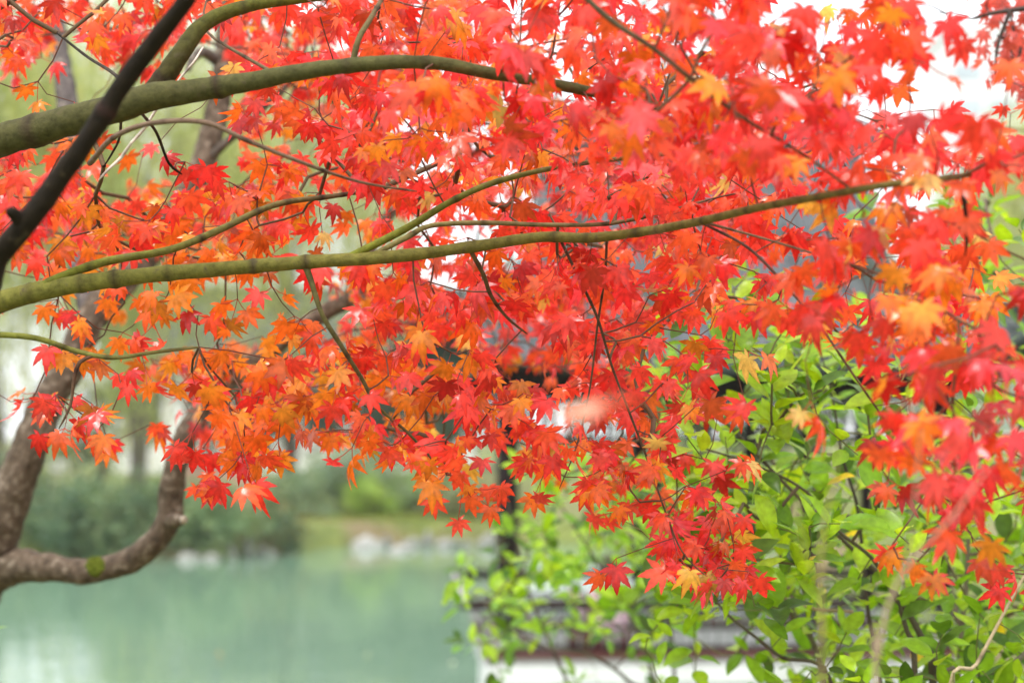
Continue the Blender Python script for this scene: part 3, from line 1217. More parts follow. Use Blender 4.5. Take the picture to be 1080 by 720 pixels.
    while x < xb - 0.05:
        for s_ in (1, -1):
            yy = [ym - s_ * (yb - ym) * q / 10 for q in range(0, 11)]
            mb.tube([(x, y, roof_z(x, y) + 0.02) for y in yy], 0.045, 6)
        x += 0.21
    rf = part(mb, 'roof', M['tile'], smooth=True)
    mb = MB()
    mb.box((W_ / 2, ym, zr + 0.14), (xb - xa - 2.2, 0.2, 0.30), bev=0.04)
    part(mb, 'ridge', M['tile'], rf)
    for (sx, sy) in ((0, 0), (1, 0), (0, 1), (1, 1)):
        mb = MB()
        pts = []
        for q in range(9):
            t_ = q / 8 * 0.52
            x = xa + (yb - ym) / 1.15 * t_ * 1.0 if sx == 0 else xb - (yb - ym) / 1.15 * t_
            y = ya + (yb - ym) * t_ if sy == 0 else yb - (yb - ym) * t_
            pts.append((x, y, roof_z(x, y) + 0.06))
        mb.tube(pts, 0.07, 8)
        part(mb, 'hip_ridge', M['tile'], rf, True)
    mb = MB()
    x = xa + 0.15
    while x < xb - 0.1:
        mb.tube([(x, ya + 0.06, roof_z(x, ya + 0.06) - 0.17), (x, 0.2, roof_z(x, 0.2) - 0.17)], 0.035, 6)
        x += 0.25
    part(mb, 'rafter', M['darkwood'], rf, True)
    return root


M['rail_top'] = noise_mat('pale rail top', (0.42, 0.40, 0.38), (0.58, 0.56, 0.53), 20, 0.6, 0.2)  # pale cap colour, used on the left rail only
pavilion()


# ------------------------------------------------------------------ person on the pavilion bench
def skin_obj(name, pts, edges, radii, root_i, mat, parent, sub=2):
    me = bpy.data.meshes.new(name)
    me.from_pydata([tuple(p) for p in pts], edges, [])
    o = bpy.data.objects.new(name, me)
    COL.objects.link(o)
    md = o.modifiers.new('skin', 'SKIN')
    sv = me.skin_vertices[0].data
    for i, r_ in enumerate(radii):
        sv[i].radius = (r_, r_) if not isinstance(r_, tuple) else r_
        sv[i].use_root = (i == root_i)
    md.use_smooth_shade = True
    s2 = o.modifiers.new('sub', 'SUBSURF')
    s2.levels = sub
    s2.render_levels = sub
    me.materials.append(mat)
    dg = bpy.context.evaluated_depsgraph_get()
    ev = o.evaluated_get(dg)
    nm = bpy.data.meshes.new_from_object(ev)
    nm.name = name
    nm.materials.clear()
    nm.materials.append(mat)
    bpy.data.objects.remove(o)
    o2 = bpy.data.objects.new(name, nm)
    COL.objects.link(o2)
    if parent is not None:
        o2.parent = parent
    return o2


def person():
    skin = noise_mat('skin', (0.62, 0.36, 0.26), (0.72, 0.44, 0.33), 20, 0.5, 0)
    jacket = noise_mat('pink jacket cloth', (0.72, 0.42, 0.55), (0.82, 0.55, 0.66), 25, 0.85, 0.3)
    trou = noise_mat('dark red trousers', (0.10, 0.02, 0.025), (0.16, 0.035, 0.04), 25, 0.85, 0.3)
    hairm = noise_mat('brown hair', (0.035, 0.022, 0.014), (0.07, 0.045, 0.028), 60, 0.45, 0.4, stretch=(1, 1, 0.2))
    shoe = noise_mat('shoe', (0.5, 0.5, 0.5), (0.65, 0.65, 0.65), 20, 0.6, 0.1)
    # seated sideways on the front bench: local -X is where the person faces
    loc = P(641, 0, 18.33)
    root = empty('person', (loc.x, loc.y, 0.965), PR - R(62))
    tag(root, 'person in a pink jacket sitting on the pavilion bench behind the leaves', 'person')
    S = lambda *p: Vector(p)
    pts, ed, rad = [], [], []
    def add(p, r_, par=None):
        pts.append(S(*p)); rad.append(r_)
        if par is not None: ed.append((par, len(pts) - 1))
        return len(pts) - 1
    pel = add((0.02, 0, 0.12), (0.15, 0.12))
    wa = add((0.03, 0, 0.28), (0.13, 0.10), pel)
    ch = add((0.02, 0, 0.44), (0.15, 0.11), wa)
    nk0 = add((0.02, 0, 0.55), 0.07, ch)
    nk = add((0.00, 0, 0.60), 0.05, nk0)
    h1 = add((-0.02, 0, 0.66), (0.065, 0.075), nk)
    h2 = add((-0.015, 0, 0.735), (0.078, 0.092), h1)
    h3 = add((0.0, 0, 0.80), (0.066, 0.078), h2)
    hand_tips = []
    for s in (1, -1):
        sh = add((0.03, 0.17 * s, 0.50), 0.06, ch)
        el = add((-0.10, 0.24 * s, 0.28), 0.045, sh)
        wr = add((-0.30, 0.15 * s, 0.30 + (0.16 if s < 0 else 0)), 0.028, el)
        pm = add((-0.37, 0.13 * s, 0.31 + (0.20 if s < 0 else 0)), (0.036, 0.018), wr)
        for k, (dy, ln) in enumerate(((-0.03, 0.055), (-0.010, 0.068), (0.010, 0.063), (0.03, 0.05))):
            z = pts[pm].z
            f1 = add((-0.37 - 0.045, pts[pm].y + dy, z + 0.004), 0.0085, pm)
            add((-0.37 - 0.045 - ln * 0.7, pts[pm].y + dy * 1.1, z - 0.022), 0.0075, f1)
        add((pts[pm].x - 0.015, pts[pm].y - 0.045 * s, pts[pm].z + 0.022), 0.009, pm)
        hp = add((-0.02, 0.09 * s, 0.10), 0.085, pel)
        kn = add((-0.42, 0.12 * s, 0.10), 0.062, hp)
        an = add((-0.44, 0.12 * s, -0.34), 0.042, kn)
        add((-0.56, 0.13 * s, -0.41), 0.036, an)
    skin_obj('body', pts, ed, rad, pel, skin, root)
    # face details: nose, eyes and ears joined as one small mesh each
    def ball(c, r3, mat, name, parent=root):
        bm = bmesh.new()
        bmesh.ops.create_uvsphere(bm, u_segments=16, v_segments=12, radius=1)
        vv = [Vector((v.co.x * r3[0] + c[0], v.co.y * r3[1] + c[1], v.co.z * r3[2] + c[2])) for v in bm.verts]
        ff = [[v.index for v in f.verts] for f in bm.faces]
        bm.free()
        return mesh_obj(name, vv, ff, mat, parent, True, world=False)
    ball((-0.102, 0, 0.715), (0.017, 0.012, 0.020), skin, 'nose')
    for s in (1, -1):
        ball((-0.083, 0.032 * s, 0.738), (0.010, 0.013, 0.009), hairm, 'eye')
        ball((0.005, 0.080 * s, 0.725), (0.018, 0.012, 0.030), skin, 'ear')
    ball((-0.086, 0, 0.677), (0.008, 0.024, 0.007), trou, 'mouth')
    # hair cap: the back and top of a slightly larger skull
    bm = bmesh.new()
    bmesh.ops.create_uvsphere(bm, u_segments=28, v_segments=20, radius=1)
    kill = [v for v in bm.verts if v.co.x < -0.25 and v.co.z < 0.45]
    bmesh.ops.delete(bm, geom=kill, context='VERTS')
    for v in bm.verts:
        n = 1 + 0.05 * mnoise.noise(v.co * 5)
        v.co = Vector((v.co.x * 0.105 * n + 0.01, v.co.y * 0.096 * n, v.co.z * (0.11 if v.co.z > 0 else 0.17) * n + 0.755))
    bm.verts.index_update()
    hv = [v.co.copy() for v in bm.verts]
    hf = [[v.index for v in f.verts] for f in bm.faces]
    bm.free()
    mesh_obj('hair', hv, hf, hairm, root, True, world=False)
    # jacket and trousers a little larger than the body
    jp, je, jr = [], [], []
    def aj(p, r_, par=None):
        jp.append(S(*p)); jr.append(r_)
        if par is not None: je.append((par, len(jp) - 1))
        return len(jp) - 1
    a0 = aj((0.02, 0, 0.06), (0.175, 0.15))
    a1 = aj((0.03, 0, 0.28), (0.155, 0.125), a0)
    a2 = aj((0.02, 0, 0.44), (0.17, 0.13), a1)
    a3 = aj((0.015, 0, 0.575), 0.075, a2)
    for s in (1, -1):
        b1 = aj((0.03, 0.18 * s, 0.50), 0.075, a2)
        b2 = aj((-0.10, 0.245 * s, 0.28), 0.060, b1)
        aj((-0.27, 0.163 * s, 0.30 + (0.135 if s < 0 else 0)), 0.042, b2)
    skin_obj('jacket', jp, je, jr, a0, jacket, root)
    tp, te, trr = [], [], []
    def at_(p, r_, par=None):
        tp.append(S(*p)); trr.append(r_)
        if par is not None: te.append((par, len(tp) - 1))
        return len(tp) - 1
    c0 = at_((0.02, 0, 0.11), (0.165, 0.13))
    for s in (1, -1):
        c1 = at_((-0.03, 0.09 * s, 0.10), 0.097, c0)
        c2 = at_((-0.42, 0.12 * s, 0.10), 0.075, c1)
        at_((-0.44, 0.12 * s, -0.30), 0.056, c2)
    skin_obj('trousers', tp, te, trr, c0, trou, root)
    for s in (1, -1):
        ball((-0.50, 0.125 * s, -0.415), (0.13, 0.047, 0.045), shoe, 'shoe')


person()

# ------------------------------------------------------------------ the near maple
GREEN = (0.140, 0.155, 0.016)
OLIVE = (0.033, 0.023, 0.009)
DARK = (0.012, 0.008, 0.004)
BROWN = (0.12, 0.075, 0.045)
RING = (0.028, 0.013, 0.011)


def C(*a):
    """controls: (px, py, depth, half width in photo pixels)"""
    return [(P(x, y, d), r_ * d / F) for x, y, d, r_ in a]


maple = empty('maple_tree', (-1.62, 2.7, 1.3))
tag(maple, 'red and orange maple whose long green branch reaches right across the picture', 'tree')
limb_pts, limb_rad = [], []


def limb(name, ctrl, c0, c1=None, ring=0.0, seed=0, mat='bark_green', seedpts=True, n=12, wob=0.08, parent=None, step=0.008, k=1.0):
    ctrl = [(p_, r_ * k) for p_, r_ in ctrl]
    V, Fc, T, pts, rad = limb_mesh(ctrl, step, n, wob, c0, c1, ring, RING, seed)
    o = mesh_obj(name, V, Fc, M[mat], parent or maple, True, T)
    if seedpts:
        for i in range(0, len(pts), 3):
            limb_pts.append(pts[i])
            limb_rad.append(rad[i])
    return o


TB = Vector((-1.62, 2.7, 1.3))
limb('trunk', [(TB + Vector((0, 0, -0.15)), 0.13), (TB + Vector((0.02, 0, 0.3)), 0.10), (TB + Vector((0.06, -0.02, 0.9)), 0.085), (TB + Vector((0.10, -0.05, 1.5)), 0.07), (TB + Vector((0.12, -0.10, 2.0)), 0.055)], (0.14, 0.11, 0.07), mat='bark_old', seedpts=False, n=18, wob=0.12, step=0.02)
# upper thick limb
limb('limb', [(TB + Vector((0.07, -0.03, 1.15)), 0.05)] + C((-260, 205, 2.6, 24), (-60, 165, 2.5, 21.5), (0, 148, 2.45, 20.5), (100, 120, 2.4, 18.5), (165, 101, 2.38, 17), (200, 97, 2.38, 14.5), (270, 85, 2.36, 12), (360, 70, 2.34, 9.5), (450, 66, 2.32, 8.5), (520, 78, 2.32, 7.5), (600, 92, 2.34, 6.5), (680, 110, 2.38, 5.5), (740, 116, 2.4, 4.8), (830, 118, 2.4, 3.6), (900, 125, 2.4, 2.2)), OLIVE, (0.08, 0.08, 0.025), 0.16, 2, n=18, k=0.86, wob=0.12)
limb('branch', C((150, 108, 2.4, 13), (172, 84, 2.4, 13), (190, 58, 2.4, 12), (215, 26, 2.42, 9.5), (255, 8, 2.44, 8), (320, -2, 2.48, 6.5), (400, -12, 2.5, 5.5), (480, -30, 2.5, 4)), OLIVE, GREEN, 0.15, 3, n=16, k=0.88, wob=0.1)
# dark diagonal limb, arching out of the frame overhead
limb('limb', [(TB + Vector((0.05, -0.02, 0.75)), 0.05)] + C((-330, 470, 2.3, 22), (-60, 350, 2.0, 15.5), (0, 268, 1.96, 14), (28, 235, 1.95, 14.5), (90, 150, 1.94, 12.5), (130, 88, 1.93, 12), (160, 48, 1.92, 11.5), (195, 2, 1.9, 11), (230, -55, 1.88, 10.5), (330, -150, 1.8, 10), (480, -190, 1.6, 9), (650, -170, 1.4, 7.5), (800, -140, 1.35, 6), (950, -110, 1.4, 4)), DARK, DARK, 0.22, 4, n=18, k=0.84, wob=0.13)
limb('branch', C((26, 240, 1.95, 8), (15, 226, 1.94, 7), (8, 222, 1.93, 5)), DARK, seed=41, seedpts=False)
# the long green branch
limb('limb', [(TB + Vector((0.03, -0.01, 0.5)), 0.04)] + C((-260, 372, 2.65, 16), (-60, 336, 2.55, 13.5), (0, 318, 2.52, 12.5), (60, 303, 2.5, 10.5), (150, 291, 2.5, 9), (240, 283, 2.5, 8.2), (330, 276, 2.5, 7.8), (420, 270, 2.5, 7), (500, 260, 2.5, 6.4), (570, 250, 2.48, 6), (620, 251, 2.46, 5.6), (680, 244, 2.42, 5.2), (740, 233, 2.3, 4.8), (800, 219, 2.16, 4.5), (860, 208, 2.05, 4.3), (935, 195, 1.95, 4.1), (1010, 186, 2.08, 3.2), (1080, 172, 2.3, 2.4), (1150, 160, 2.45, 1.6)), GREEN, (0.13, 0.10, 0.035), 0.075, 5, n=16, k=0.95, wob=0.09)
BR = [
    # path, colours, ring
    (C((40, 306, 2.5, 6), (60, 294, 2.5, 5), (110, 276, 2.52, 4.6), (180, 263, 2.55, 4.2), (230, 243, 2.58, 3.8), (290, 216, 2.62, 3.2), (350, 207, 2.66, 2.6), (400, 200, 2.7, 1.8)), GREEN, BROWN, 0.06),
    (C((360, 276, 2.5, 4.5), (385, 263, 2.5, 4.4), (430, 240, 2.5, 4), (475, 213, 2.48, 3.6), (520, 193, 2.46, 3.2), (580, 178, 2.42, 2.8), (650, 168, 2.4, 2.5), (720, 161, 2.38, 2.1), (780, 158, 2.36, 1.6)), GREEN, BROWN, 0.06),
    (C((395, 268, 2.52, 3), (430, 250, 2.53, 3), (455, 238, 2.54, 2.8), (510, 235, 2.55, 2.6), (570, 237, 2.55, 2.4), (640, 236, 2.52, 2.2), (700, 224, 2.5, 1.8), (750, 210, 2.5, 1.4)), (0.19, 0.17, 0.06), BROWN, 0.06),
    (C((322, 280, 2.5, 6), (328, 296, 2.5, 4.6), (340, 332, 2.5, 4), (362, 368, 2.52, 3.6), (382, 400, 2.55, 3.2), (398, 428, 2.56, 2.6), (430, 456, 2.58, 2.3), (462, 490, 2.6, 1.8), (492, 514, 2.6, 1.3)), (0.12, 0.11, 0.04), (0.11, 0.10, 0.05), 0.05),
    (C((495, 262, 2.5, 2.6), (510, 290, 2.52, 2.4), (518, 312, 2.55, 2.1), (535, 335, 2.58, 1.6), (556, 352, 2.6, 1.1)), (0.10, 0.07, 0.03), BROWN, 0.05),
    (C((592, 255, 2.48, 2.6), (610, 292, 2.5, 2.4), (630, 335, 2.53, 2.2), (645, 385, 2.56, 2.0), (662, 430, 2.58, 1.9), (685, 490, 2.6, 1.7), (702, 540, 2.6, 1.5), (722, 585, 2.6, 1.2), (760, 620, 2.6, 0.9)), (0.08, 0.05, 0.035), BROWN, 0.05),
    (C((640, 252, 2.47, 2.2), (638, 290, 2.5, 2), (630, 345, 2.54, 1.8), (622, 410, 2.56, 1.5), (608, 470, 2.58, 1.3), (590, 515, 2.58, 0.9)), (0.09, 0.05, 0.035), BROWN, 0.05),
    (C((-60, 352, 2.5, 4), (0, 353, 2.48, 3.4), (40, 357, 2.48, 3.2), (80, 370, 2.5, 2.9), (120, 377, 2.5, 2.5), (165, 371, 2.52, 2.1), (210, 366, 2.55, 1.4)), GREEN, (0.16, 0.14, 0.05), 0.05),
    (C((98, 375, 2.5, 2.2), (84, 382, 2.5, 2.2), (78, 400, 2.5, 1.9), (74, 428, 2.5, 1.5), (62, 452, 2.5, 1.0)), (0.10, 0.05, 0.03), BROWN, 0.04),
    (C((738, 234, 2.36, 2.4), (790, 262, 2.34, 2.4), (832, 305, 2.32, 2.2), (868, 348, 2.3, 2.0), (900, 395, 2.3, 1.9), (935, 445, 2.32, 1.7), (975, 500, 2.34, 1.5), (1020, 560, 2.35, 1.1)), (0.10, 0.045, 0.035), BROWN, 0.05),
    (C((590, -30, 1.95, 3.4), (640, 18, 1.95, 3.1), (690, 52, 1.96, 2.8), (735, 88, 1.98, 2.4), (785, 125, 2.0, 2), (850, 165, 2.0, 1.6), (905, 205, 2.0, 1.2)), (0.10, 0.08, 0.045), BROWN, 0.06),
    (C((1010, 188, 2.0, 2.2), (1017, 215, 2.0, 2.2), (1020, 245, 2.0, 1.9), (1018, 270, 2.0, 1.4)), DARK, DARK, 0.05),
    (C((95, 172, 2.42, 3.2), (120, 145, 2.3, 3), (160, 130, 2.25, 2.9), (215, 129, 2.22, 2.7), (260, 148, 2.22, 2.5), (320, 172, 2.24, 2.1), (380, 192, 2.28, 1.6), (440, 202, 2.3, 1.1)), (0.17, 0.11, 0.08), BROWN, 0.08),
    (C((372, 68, 2.34, 3.6), (378, 42, 2.34, 3.2), (392, 18, 2.36, 2.8), (408, -10, 2.4, 2.2)), (0.12, 0.11, 0.04), BROWN, 0.06),
    (C((285, 75, 2.36, 3), (255, 58, 2.4, 2.7), (228, 42, 2.45, 2.3), (215, 30, 2.5, 1.8)), (0.11, 0.08, 0.04), BROWN, 0.06),
    (C((150, 108, 2.42, 3), (120, 78, 2.55, 2.8), (92, 60, 2.65, 2.4), (60, 35, 2.75, 1.8)), (0.07, 0.055, 0.04), DARK, 0.06),
    (C((148, 118, 2.42, 2.6), (165, 140, 2.55, 2.4), (178, 172, 2.6, 2.2), (192, 184, 2.62, 1.6)), (0.06, 0.05, 0.035), DARK, 0.05),
    (C((128, 118, 2.42, 2.4), (126, 145, 2.6, 2.1), (118, 162, 2.65, 1.7), (108, 178, 2.7, 1.0)), (0.06, 0.05, 0.035), DARK, 0.05),
    (C((745, 235, 2.36, 2.2), (800, 250, 2.3, 2), (860, 268, 2.2, 1.8), (930, 290, 2.1, 1.5), (1000, 330, 1.95, 1.2), (1060, 370, 1.85, 0.9)), (0.12, 0.08, 0.045), BROWN, 0.05),
]
for i, (ct, c0, c1, rg) in enumerate(BR):
    if i in (3, 5, 6, 9, 14, 15, 16, 17, 18):
        ct = [(p_, r_ * 0.68) for p_, r_ in ct]
    limb('branch', ct, c0, c1, rg, 60 + i, n=9)
limb('dead_twig', C((214, 50, 2.52, 0.9), (204, 66, 2.5, 1.1), (192, 80, 2.5, 1.3), (180, 97, 2.5, 1.5), (166, 114, 2.49, 1.5), (151, 137, 2.49, 1.8), (139, 150, 2.48, 1.6), (127, 167, 2.48, 2.0), (116, 177, 2.47, 1.5), (104, 190, 2.46, 1.3)), (0.60, 0.52, 0.44), ring=0.03, seed=90, seedpts=False, n=7, wob=0.2)

# how thickly the leaves hang, read from the photograph in 40 pixel cells
DENS = [
    "777887678877788788987678510000",
    "755323677669888898888896210000",
    "533112457888888899999985232200",
    "332100378888899999999999878999",
    "776343788888899999999888988999",
    "888789986778899999987854721000",
    "888888756566788888888888985200",
    "444667424578888888887899997400",
    "124777663578966888745889996000",
    "255457887888615887622258899000",
    "666536988889990398862146899900",
    "146427886899828888410168999900",
    "001205740025758887510027899900",
    "000000000000000268740005686600",
    "000000000000000038950002345500",
    "000000000000000012880000006600",
    "000000000000000000000000000000",
]
DC = np.array([(0, 60, 2.7), (100, 40, 2.85), (300, 150, 2.75), (60, 210, 2.85), (150, 230, 2.7), (250, 330, 2.6), (250, 450, 2.55), (60, 420, 2.52), (450, 430, 2.58), (480, 80, 2.2), (350, 40, 2.55), (600, 60, 2.1), (680, 100, 2.02), (600, 180, 2.25), (700, 330, 2.62), (560, 330, 2.62), (650, 450, 2.58), (740, 610, 2.6), (840, 110, 1.95), (820, 40, 1.9), (920, 150, 1.9), (1040, 150, 1.88), (920, 290, 1.95), (980, 300, 2.0), (1040, 380, 1.82), (1020, 480, 1.78), (960, 430, 1.85), (960, 520, 2.35), (1060, 600, 2.3), (760, 260, 2.4)])


def depth_at(x, y):
    d2 = (DC[:, 0] - x) ** 2 + (DC[:, 1] - y) ** 2 + 900
    w_ = 1 / d2 ** 1.5
    return float((w_ * DC[:, 2]).sum() / w_.sum())


ORANGE = [(200, 310, 200, 120, 0.92), (300, 440, 160, 70, 0.75), (440, 420, 80, 90, 0.8), (430, 100, 60, 60, 0.5), (960, 290, 90, 60, 0.6), (60, 30, 120, 40, 0.35), (200, 260, 160, 40, 0.65), (560, 480, 60, 40, 0.5), (700, 60, 60, 60, 0.35), (920, 440, 60, 40, 0.55), (480, 530, 60, 60, 0.8), (640, 500, 60, 60, 0.45), (560, 100, 160, 80, 0.3), (780, 330, 100, 50, 0.35)]
FLAT = [(600, 170, 160, 65, 0.85), (1030, 420, 90, 100, 0.75), (930, 150, 160, 75, 0.75), (500, 250, 120, 40, 0.4), (700, 20, 200, 60, 0.5)]


def field(lst, x, y, base=0.0):
    m_ = base
    for cx, cy, rx, ry, s in lst:
        q = ((x - cx) / rx) ** 2 + ((y - cy) / ry) ** 2
        m_ = max(m_, s * math.exp(-q))
    return m_


PAL_R = [(0.82, 0.058, 0.036), (0.83, 0.095, 0.032), (0.70, 0.030, 0.026), (0.84, 0.072, 0.055), (0.83, 0.135, 0.036)]
PAL_O = [(0.82, 0.20, 0.020), (0.80, 0.27, 0.022), (0.82, 0.16, 0.018), (0.78, 0.31, 0.030)]
PAL_Y = [(0.80, 0.50, 0.07), (0.74, 0.58, 0.16)]


PINK = [(600, 160, 170, 80, 0.6), (1030, 430, 100, 120, 0.95), (480, 190, 100, 60, 0.45), (700, 20, 120, 40, 0.45), (900, 130, 150, 60, 0.45), (540, 350, 80, 60, 0.3), (740, 600, 60, 60, 0.5)]
PAL_P = [(0.82, 0.055, 0.068), (0.84, 0.10, 0.095), (0.76, 0.040, 0.048)]


def leaf_colour(x, y):
    o_ = field(ORANGE, x, y, 0.18 if x < 520 else 0.10)
    r_ = rng.random()
    if r_ < 0.02:
        c = np.array(PAL_Y[rng.integers(2)])
    elif r_ < o_:
        c = np.array(PAL_O[rng.integers(len(PAL_O))])
    elif rng.random() < 0.8 * field(PINK, x, y, 0.04):
        c = np.array(PAL_P[rng.integers(3)])
    else:
        c = np.array(PAL_R[rng.integers(len(PAL_R))])
    c = c * (rng.uniform(0.86, 1.06) if rng.random() < 0.8 else rng.uniform(0.5, 0.8))
    ct = c * np.array([1.0, rng.uniform(0.45, 0.9), rng.uniform(0.8, 1.0)])
    if rng.random() < 0.12:
        ct = ct * np.array([0.55, 0.5, 0.6])
    return c, ct


# no leaf hangs in front of these limbs
CLEAR = [
    [(0, 318, 2.52), (150, 291, 2.5), (330, 276, 2.5), (500, 260, 2.5), (620, 251, 2.46), (740, 233, 2.3), (860, 208, 2.05), (935, 195, 1.95)],
    [(0, 148, 2.45), (165, 101, 2.38), (270, 85, 2.36), (450, 66, 2.32), (540, 82, 2.32)],
    [(0, 268, 1.96), (90, 150, 1.94), (160, 48, 1.92), (195, 2, 1.9)],
    [(150, 108, 2.4), (190, 58, 2.4), (255, 8, 2.44)],
    [(60, 294, 2.5), (180, 263, 2.55), (290, 216, 2.62)],
    [(385, 263, 2.5), (475, 213, 2.48), (580, 178, 2.42)],
    [(430, 250, 2.53), (510, 235, 2.55), (640, 236, 2.52)],
    [(0, 353, 2.48), (120, 377, 2.5)],
]


def behind(x, y, d):
    for pl in CLEAR:
        for (xa, ya, da), (xb, yb, db) in zip(pl, pl[1:]):
            if abs(yb - ya) > abs(xb - xa):
                ok = min(ya, yb) - 40 < y < max(ya, yb) + 10
                t_ = min(1, max(0, (y - ya) / (yb - ya)))
                near = abs(xa + (xb - xa) * t_ - x) < 36
            else:
                ok = min(xa, xb) < x < max(xa, xb)
                t_ = (x - xa) / (xb - xa)
                near = -14 < (ya + (yb - ya) * t_) - y < 52
            dl = da + (db - da) * t_
            if ok and near and d < dl + 0.08:
                d = dl + 0.08 + rng.random() * 0.35
    return d


nodes, node_px = [], []
for r_i, row in enumerate(DENS):
    for c_i in range(-2, 31):
        ch = row[min(26, max(0, c_i))]
        dns = int(ch)
        if dns == 0:
            continue
        nl = -math.log(1 - min(dns, 9) / 9.9) * (4.0 if c_i < 12 else 3.5 if c_i < 20 else 2.9 if 1 < r_i < 8 else 2.4 if r_i < 8 else 1.85) * (1.6 if r_i > 12 and c_i < 21 else 1.0)
        if c_i < 0 or c_i > 26:
            nl *= 0.5
        k = nl / 2.3
        k = int(k) + (rng.random() < k % 1)
        for _ in range(k):
            x, y = (c_i + rng.random()) * 40, (r_i + rng.random()) * 40 - 8
            d = depth_at(x, y) + (rng.uniform(-0.10, 0.16) if rng.random() < 0.6 else rng.uniform(0.0, 0.6))
            d = behind(x, y, d)
            nodes.append(np.array(P(x, y, d)))
            node_px.append((x, y))
# a second, deeper layer where the canopy is closed
for r_i, row in enumerate(DENS[:13]):
    for c_i in range(-1, 27):
        dns = int(row[min(26, max(0, c_i))])
        if dns < 7 or (r_i > 8 and c_i > 20):
            continue
        for _ in range({7: 1, 8: 2, 9: 3}[dns] - (rng.random() < 0.5)):
            x, y = (c_i + rng.random()) * 40, (r_i + rng.random()) * 40 - 8
            nodes.append(np.array(P(x, y, max(2.75, depth_at(x, y) + 0.45) + rng.uniform(0.0, 0.9))))
            node_px.append((x, y))
# the canopy goes on above the frame
for _ in range(150):
    x, y = rng.uniform(-80, 840), rng.uniform(-150, -8)
    nodes.append(np.array(P(x, y, depth_at(x, 20) + rng.uniform(-0.1, 0.7))))
    node_px.append((x, y))
allp, par, cnt = grow([np.array(p) for p in limb_pts], nodes)
ns = len(limb_pts)
mb = MB()
twig_mesh(mb, allp, par, cnt, ns, 0.00062, (0.13, 0.05, 0.035), (0.10, 0.065, 0.035), sag=0.03)

leaves = []


def maple_leaf(node, tdir, nrm, size, pet, x, y, colour=None, pdir=None):
    c, ct = colour or leaf_colour(x, y)
    pdir = unit(tdir) if pdir is None else unit(pdir)
    base = node + pdir * pet
    tpl = MAPLE_T[rng.integers(len(MAPLE_T))]
    V, Fc, T = place_leaf(tpl, base, tdir, nrm, size, c, ct, 0.22)
    sv, sf = stalk(node, base, 0.0006, 0.0005, 0.002)
    sv = np.array([tuple(q) for q in sv])
    n = len(V)
    V = np.vstack([V, sv])
    Fc = [tuple(q) for q in Fc.tolist()] + [tuple(i + n for i in q) for q in sf]
    T = np.vstack([T, np.repeat(np.array([[0.55, 0.07, 0.04]]), len(sv), 0)])
    leaves.append((V, Fc, T))


for i in range(len(nodes)):
    q = ns + i
    node = allp[q]
    x, y = node_px[i]
    td = unit(node - allp[par[q]])
    flat = field(FLAT, x, y, 0.16)
    side = unit(np.cross(td, [0.15, 0.1, 1]))
    az = rng.uniform(-0.6, 0.6)
    nlv = 2 + (rng.random() < 0.45)
    for k in range(nlv):
        sg = 1 if k == 0 else -1
        horiz = unit(np.array([rng.normal(0, 1), rng.normal(-0.35, 0.8), 0]))
        out_ = td * 0.5 + side * sg * 0.8 if k < 2 else td
        pd = unit(out_ + rand_unit() * 0.4 + np.array([0, -0.25, -0.35]))
        f_ = min(1, max(0, flat + rng.normal(0, 0.28)))
        tdn = unit((np.array([0, 0, -1.0]) + rand_unit() * 0.55) * (1 - f_) + (horiz + out_ * 0.4 + np.array([0, 0, -0.25])) * f_ * 1.2)
        face = np.array([rng.normal(0, 0.55), -1.0, 0.35 + rng.normal(0, 0.4)])
        nrm = unit(face * (1 - f_) + (np.array([0, -0.25, 1.0]) + rand_unit() * 0.45) * f_ * 1.3)
        if rng.random() < 0.12:
            nrm = rand_unit()
        maple_leaf(node, tdn, nrm, 0.0185 + 0.0195 * rng.beta(2.2, 1.6), rng.uniform(0.012, 0.034), x, y, pdir=pd)

# single leaves below the hooked twig, each where the photograph shows it
OR1 = (np.array((0.80, 0.25, 0.03)), np.array((0.80, 0.17, 0.03)))
OR2 = (np.array((0.80, 0.13, 0.03)), np.array((0.76, 0.09, 0.03)))
RD1 = (np.array((0.74, 0.075, 0.03)), np.array((0.66, 0.05, 0.03)))
lone = [(448, 500, 0.028, OR1, (0.05, -0.2, -1), (0.1, -1, 0.2), (447, 488)), (458, 526, 0.030, RD1, (0.05, -0.1, -1), (-0.2, -1, 0.25), (457, 507)), (483, 549, 0.026, RD1, (0.25, -0.5, -0.6), (0.1, -0.8, 0.7), (487, 520)),
        (496, 512, 0.026, OR1, (-0.3, -0.1, -1), (0.5, -1, 0.2), (490, 513)), (497, 524, 0.026, OR2, (0.1, -0.1, -1), (-0.3, -1, 0.3), (492, 514)), (517, 535, 0.027, OR2, (0.1, -0.2, -1), (0.3, -1, 0.3), (500, 518)), (528, 513, 0.026, RD1, (0.45, -0.1, -0.8), (0.2, -1, 0.4), (500, 516)), (422, 470, 0.022, OR1, (0.1, 0.2, -1), (0.6, -1, 0.1), (424, 455)), (438, 488, 0.020, OR2, (-0.3, -0.6, -0.5), (0, -0.5, 0.9), (445, 476))]
for (x, y, s, cl, td, nr, at) in lone:
    base = np.array(P(x, y, 2.6))
    node = np.array(P(at[0], at[1], 2.6))
    maple_leaf(node, np.array(td, float), np.array(nr, float), s, float(np.linalg.norm(base - node)), x, y, cl, pdir=base - node)

